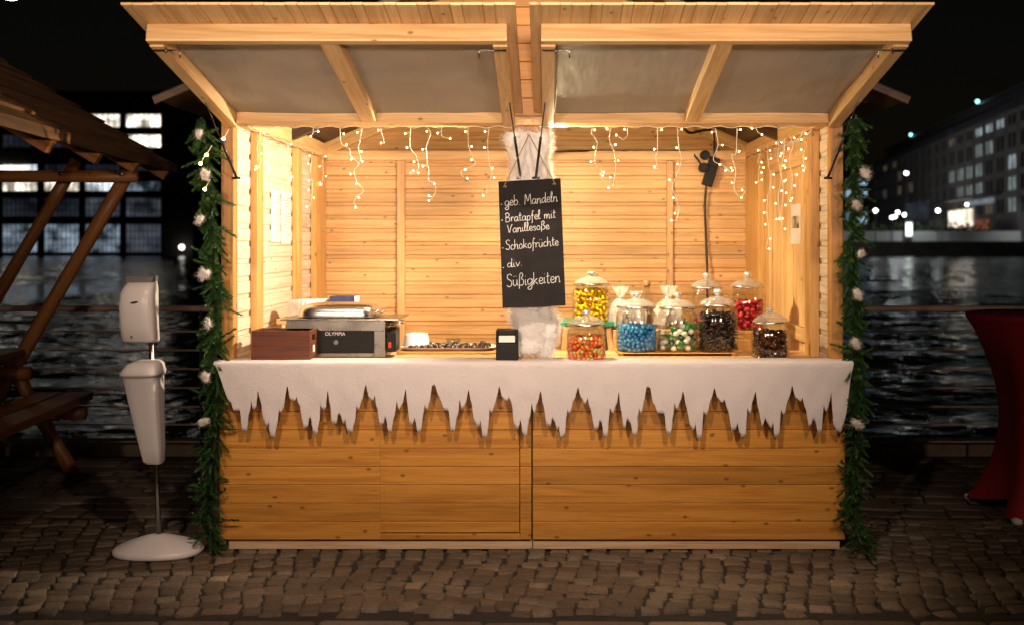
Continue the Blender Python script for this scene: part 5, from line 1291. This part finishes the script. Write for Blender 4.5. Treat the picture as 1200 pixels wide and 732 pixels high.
# globe lamps on the promenade
LM = emit('globe_lamp', (.92, .97, 1), 13)
def globe(px, py, D, lab, r=.62):
    r *= .7
    p = W(px, py, D); t = empty('street_lamp', (p.x, p.y, 2.1), lab, 'street lamp', 'globe lamps on the far promenade')
    b = MB(); b.tube([(p.x, p.y, 2.1), (p.x, p.y, p.z - r)], .12, 8); b.build('lamp_post', M['iron'], t)
    b = MB(); b.ball(p, r, .5, sub=3); b.build('globe', LM, t, smooth=True)
globe(1026, 247, 250, 'globe lamp nearest the garland above the far promenade')
globe(1045, 255, 252, 'pair lamp low over the promenade, left globe of the close pair', .5); globe(1049, 254, 254, 'pair lamp low over the promenade, right globe of the close pair', .5)
globe(1052, 249, 268, 'globe lamp standing just above the close pair of lamps', .55)
globe(1060, 252, 262, 'globe lamp right of the close pair of lamps', .55)
globe(1099, 247, 250, 'single globe lamp left of the bright lobby')
globe(1133, 240, 275, 'small globe lamp in front of the bright lobby', .5)
globe(1062, 203, 260, 'tall mast lamp in front of the office facade', .6)
D = 251; b = MB(); p0, p1 = W(1062, 277, D), W(1069, 261, D); b.box(p0.x, p1.x, p0.y, p0.y + .3, p0.z, p1.z); t = empty('light_box', (p0.x, p0.y, 2.1), 'small glowing white display box on the far promenade', 'display box'); b.build('display', emit('display_white', (.9, 1, .92), 2.2), t)
b = MB(); b.box(p0.x - .1, p1.x + .1, p0.y + .31, p0.y + .6, 2.1, p1.z + .1); b.build('casing', M['iron'], t)
b = MB()
for i in range(900):
    x = random.uniform(45, 108); p = Vector((x, 249 + random.uniform(0, 3), 4.2 + abs(random.gauss(0, 1.0)))); d = rrot(); b.face([p + d @ Vector((-.5, -.2, 0)), p + d @ Vector((.5, -.2, 0)), p + d @ Vector((0, .6, 0))])
tag(b.build('hedge', M['hedge']), 'low dark hedge behind the parapet on far promenade', 'hedge')
# single lamp on the left bank
p = W(213, 290, 238); t = empty('quay_lamp', (p.x, p.y, -1.2), 'single white lamp low at the water edge left of garland', 'quay lamp')
b = MB(); b.ball(p, .6, .5, sub=3); b.build('globe', emit('quay_globe', (1, .97, .9), 4), t, smooth=True)
b = MB(); b.tube([(p.x, p.y + .3, -1.3), (p.x, p.y + .3, p.z)], .15, 8); b.build('lamp_post', M['iron'], t)
# glowing far block between office and garland
b = MB(); p0, p1 = W(1008, 262, 470), W(1022, 196, 470); b.box(p0.x - 25, p1.x, 470, 480, 2, p1.z); t = empty('glass_pavilion', (p0.x, 470, 2), 'distant glass front block with bluish lights just beside right garland', 'building'); b.build('wall', M['darkfac'], t)
for py0, py1 in ((210, 216), (222, 230), (248, 262)):
    b = MB(); q0, q1 = W(1009, py1, 469), W(1022, py0, 469); b.box(q0.x - 5, q1.x - .6, 469.2, 469.8, q0.z, q1.z); b.build('window', emit('pavilion_blue', (.45, .7, 1), .9, .1, .2), t)

# street lamp at the top left corner
p = W(12, -8, 14)
t = empty('street_lamp', (p.x - 1.2, p.y, 0), 'bright street lamp head at the upper left corner above the shelter roof', 'street lamp')
b = MB(); b.tube([(p.x - 1.2, p.y, 0), (p.x - 1.2, p.y, p.z + .3)], [.08, .05], 10); b.tube(smooth_path([(p.x - 1.2, p.y, p.z + .3), (p.x - .6, p.y, p.z + .38), (p.x - .1, p.y, p.z + .2)], 6), .035, 8); b.build('lamp_post', M['iron'], t)
b = MB(); b.lathe(p, [(.0, .16), (.1, .14), (.16, .1)], 24); b.build('lamp_hood', M['iron'], t)
b = MB(); b.ball(p + Vector((0, 0, .0)), .15, .5, sub=3, sc=(1, 1, .6)); b.build('lamp_globe', emit('street_lamp_globe', (1, .86, .72), 14), t, smooth=True)

# ------------------------------------------------------------------ lamps of the square behind the camera, plus added fill spots
FRONT = (1, .765, .575)
for x, y, z, e, rad in ((-2.0, -7.4, 1.95, 880, .12), (.2, -7.6, 2.0, 880, .12), (2.2, -7.3, 1.95, 880, .12)):
    o = lamp('SPOT', 'low_front_spot', (x, y, z), e, FRONT, None, spot_size=math.radians(46), spot_blend=1.0, shadow_soft_size=rad); aim(o, Vector((-.1, -.6, 3.05)) - Vector((x, y, z)))
for x, y, z, e, rad in ((-1.2, -5.2, 5.2, 880, .06), (1.3, -5.4, 5.4, 880, .06)):
    o = lamp('SPOT', 'high_front_spot', (x, y, z), e, FRONT, None, spot_size=math.radians(40), spot_blend=1.0, shadow_soft_size=rad); aim(o, Vector((-.1, -.2, .85)) - Vector((x, y, z)))
o = lamp('SPOT', 'high_front_spot', (-2.7, -7.0, 6.2), 560, FRONT, None, spot_size=math.radians(24), spot_blend=1.0, shadow_soft_size=.12); aim(o, Vector((-3.6, 1.0, 2.4)) - Vector((-2.7, -7.0, 6.2)))  # extra unseen spot, added to brighten the shelter roof and logs
for sx, lx in ((-1, -2.3), (1, 4.6)):  # unseen side spots added to lift the railing and the red table
    o = lamp('SPOT', 'low_front_spot', (lx, -7.0, 2.4), 230, FRONT, None, spot_size=math.radians(34), spot_blend=1.0, shadow_soft_size=.15); aim(o, Vector((sx * 2.75, 1.6, .95)) - Vector((lx, -7.0, 2.4)))
# unseen spots added at the quay edge to light the far parapet
for x in (62, 88, 112):
    o = lamp('SPOT', 'promenade_fill', (x, 238.5, 9), 2400, (.85, .93, 1), None, spot_size=math.radians(110), spot_blend=1, shadow_soft_size=.3); aim(o, (0, 1, -.55))
for x, y in ((50, 246), (66, 290), (40, 215)):  # added spots without lamp bodies, brighten the office front
    o = lamp('SPOT', 'facade_fill', (x, y, 6), 15000, (.97, .97, 1), None, spot_size=math.radians(120), spot_blend=1, shadow_soft_size=.5); aim(o, (1, .75, .22))

# ------------------------------------------------------------------ sky, camera, render settings
w = bpy.data.worlds.new('World'); scn.world = w; w.use_nodes = True; nt = w.node_tree; nt.nodes.clear()
out = nt.nodes.new('ShaderNodeOutputWorld'); bg = nt.nodes.new('ShaderNodeBackground'); sky = nt.nodes.new('ShaderNodeTexSky')
sky.sky_type = 'NISHITA'; sky.sun_disc = False; sky.sun_elevation = math.radians(4); sky.sun_rotation = math.radians(180)
mx = nt.nodes.new('ShaderNodeMix'); mx.data_type = 'RGBA'; mx.blend_type = 'MULTIPLY'; mx.inputs[0].default_value = 1; mx.inputs[7].default_value = (1, .74, .64, 1)
nt.links.new(sky.outputs[0], mx.inputs[6]); nt.links.new(mx.outputs[2], bg.inputs[0]); bg.inputs[1].default_value = .0011; nt.links.new(bg.outputs[0], out.inputs[0])
cam = bpy.data.cameras.new('camera'); co = bpy.data.objects.new('camera', cam); col.objects.link(co); scn.camera = co
co.location = (CAMX, -D0, EYE); co.rotation_euler = (PI / 2, 0, 0); cam.sensor_width = 36; cam.lens = F / 1200 * 36
cam.shift_x = (600 - CX) / 1200; cam.shift_y = -(366 - HZ) / 1200; cam.clip_start = .05; cam.clip_end = 3000
cam.dof.use_dof = True; cam.dof.focus_distance = 5.38; cam.dof.aperture_fstop = 1.9
scn.render.engine = 'CYCLES'; scn.cycles.use_denoising = True
try: scn.cycles.denoiser = 'OPENIMAGEDENOISE'
except Exception: pass
scn.cycles.max_bounces = 8; scn.cycles.transparent_max_bounces = 16; scn.cycles.sample_clamp_indirect = 6
vs = scn.view_settings; vs.view_transform = 'Standard'; vs.look = 'None'; vs.exposure = 0; vs.gamma = 1; vs.use_curve_mapping = False
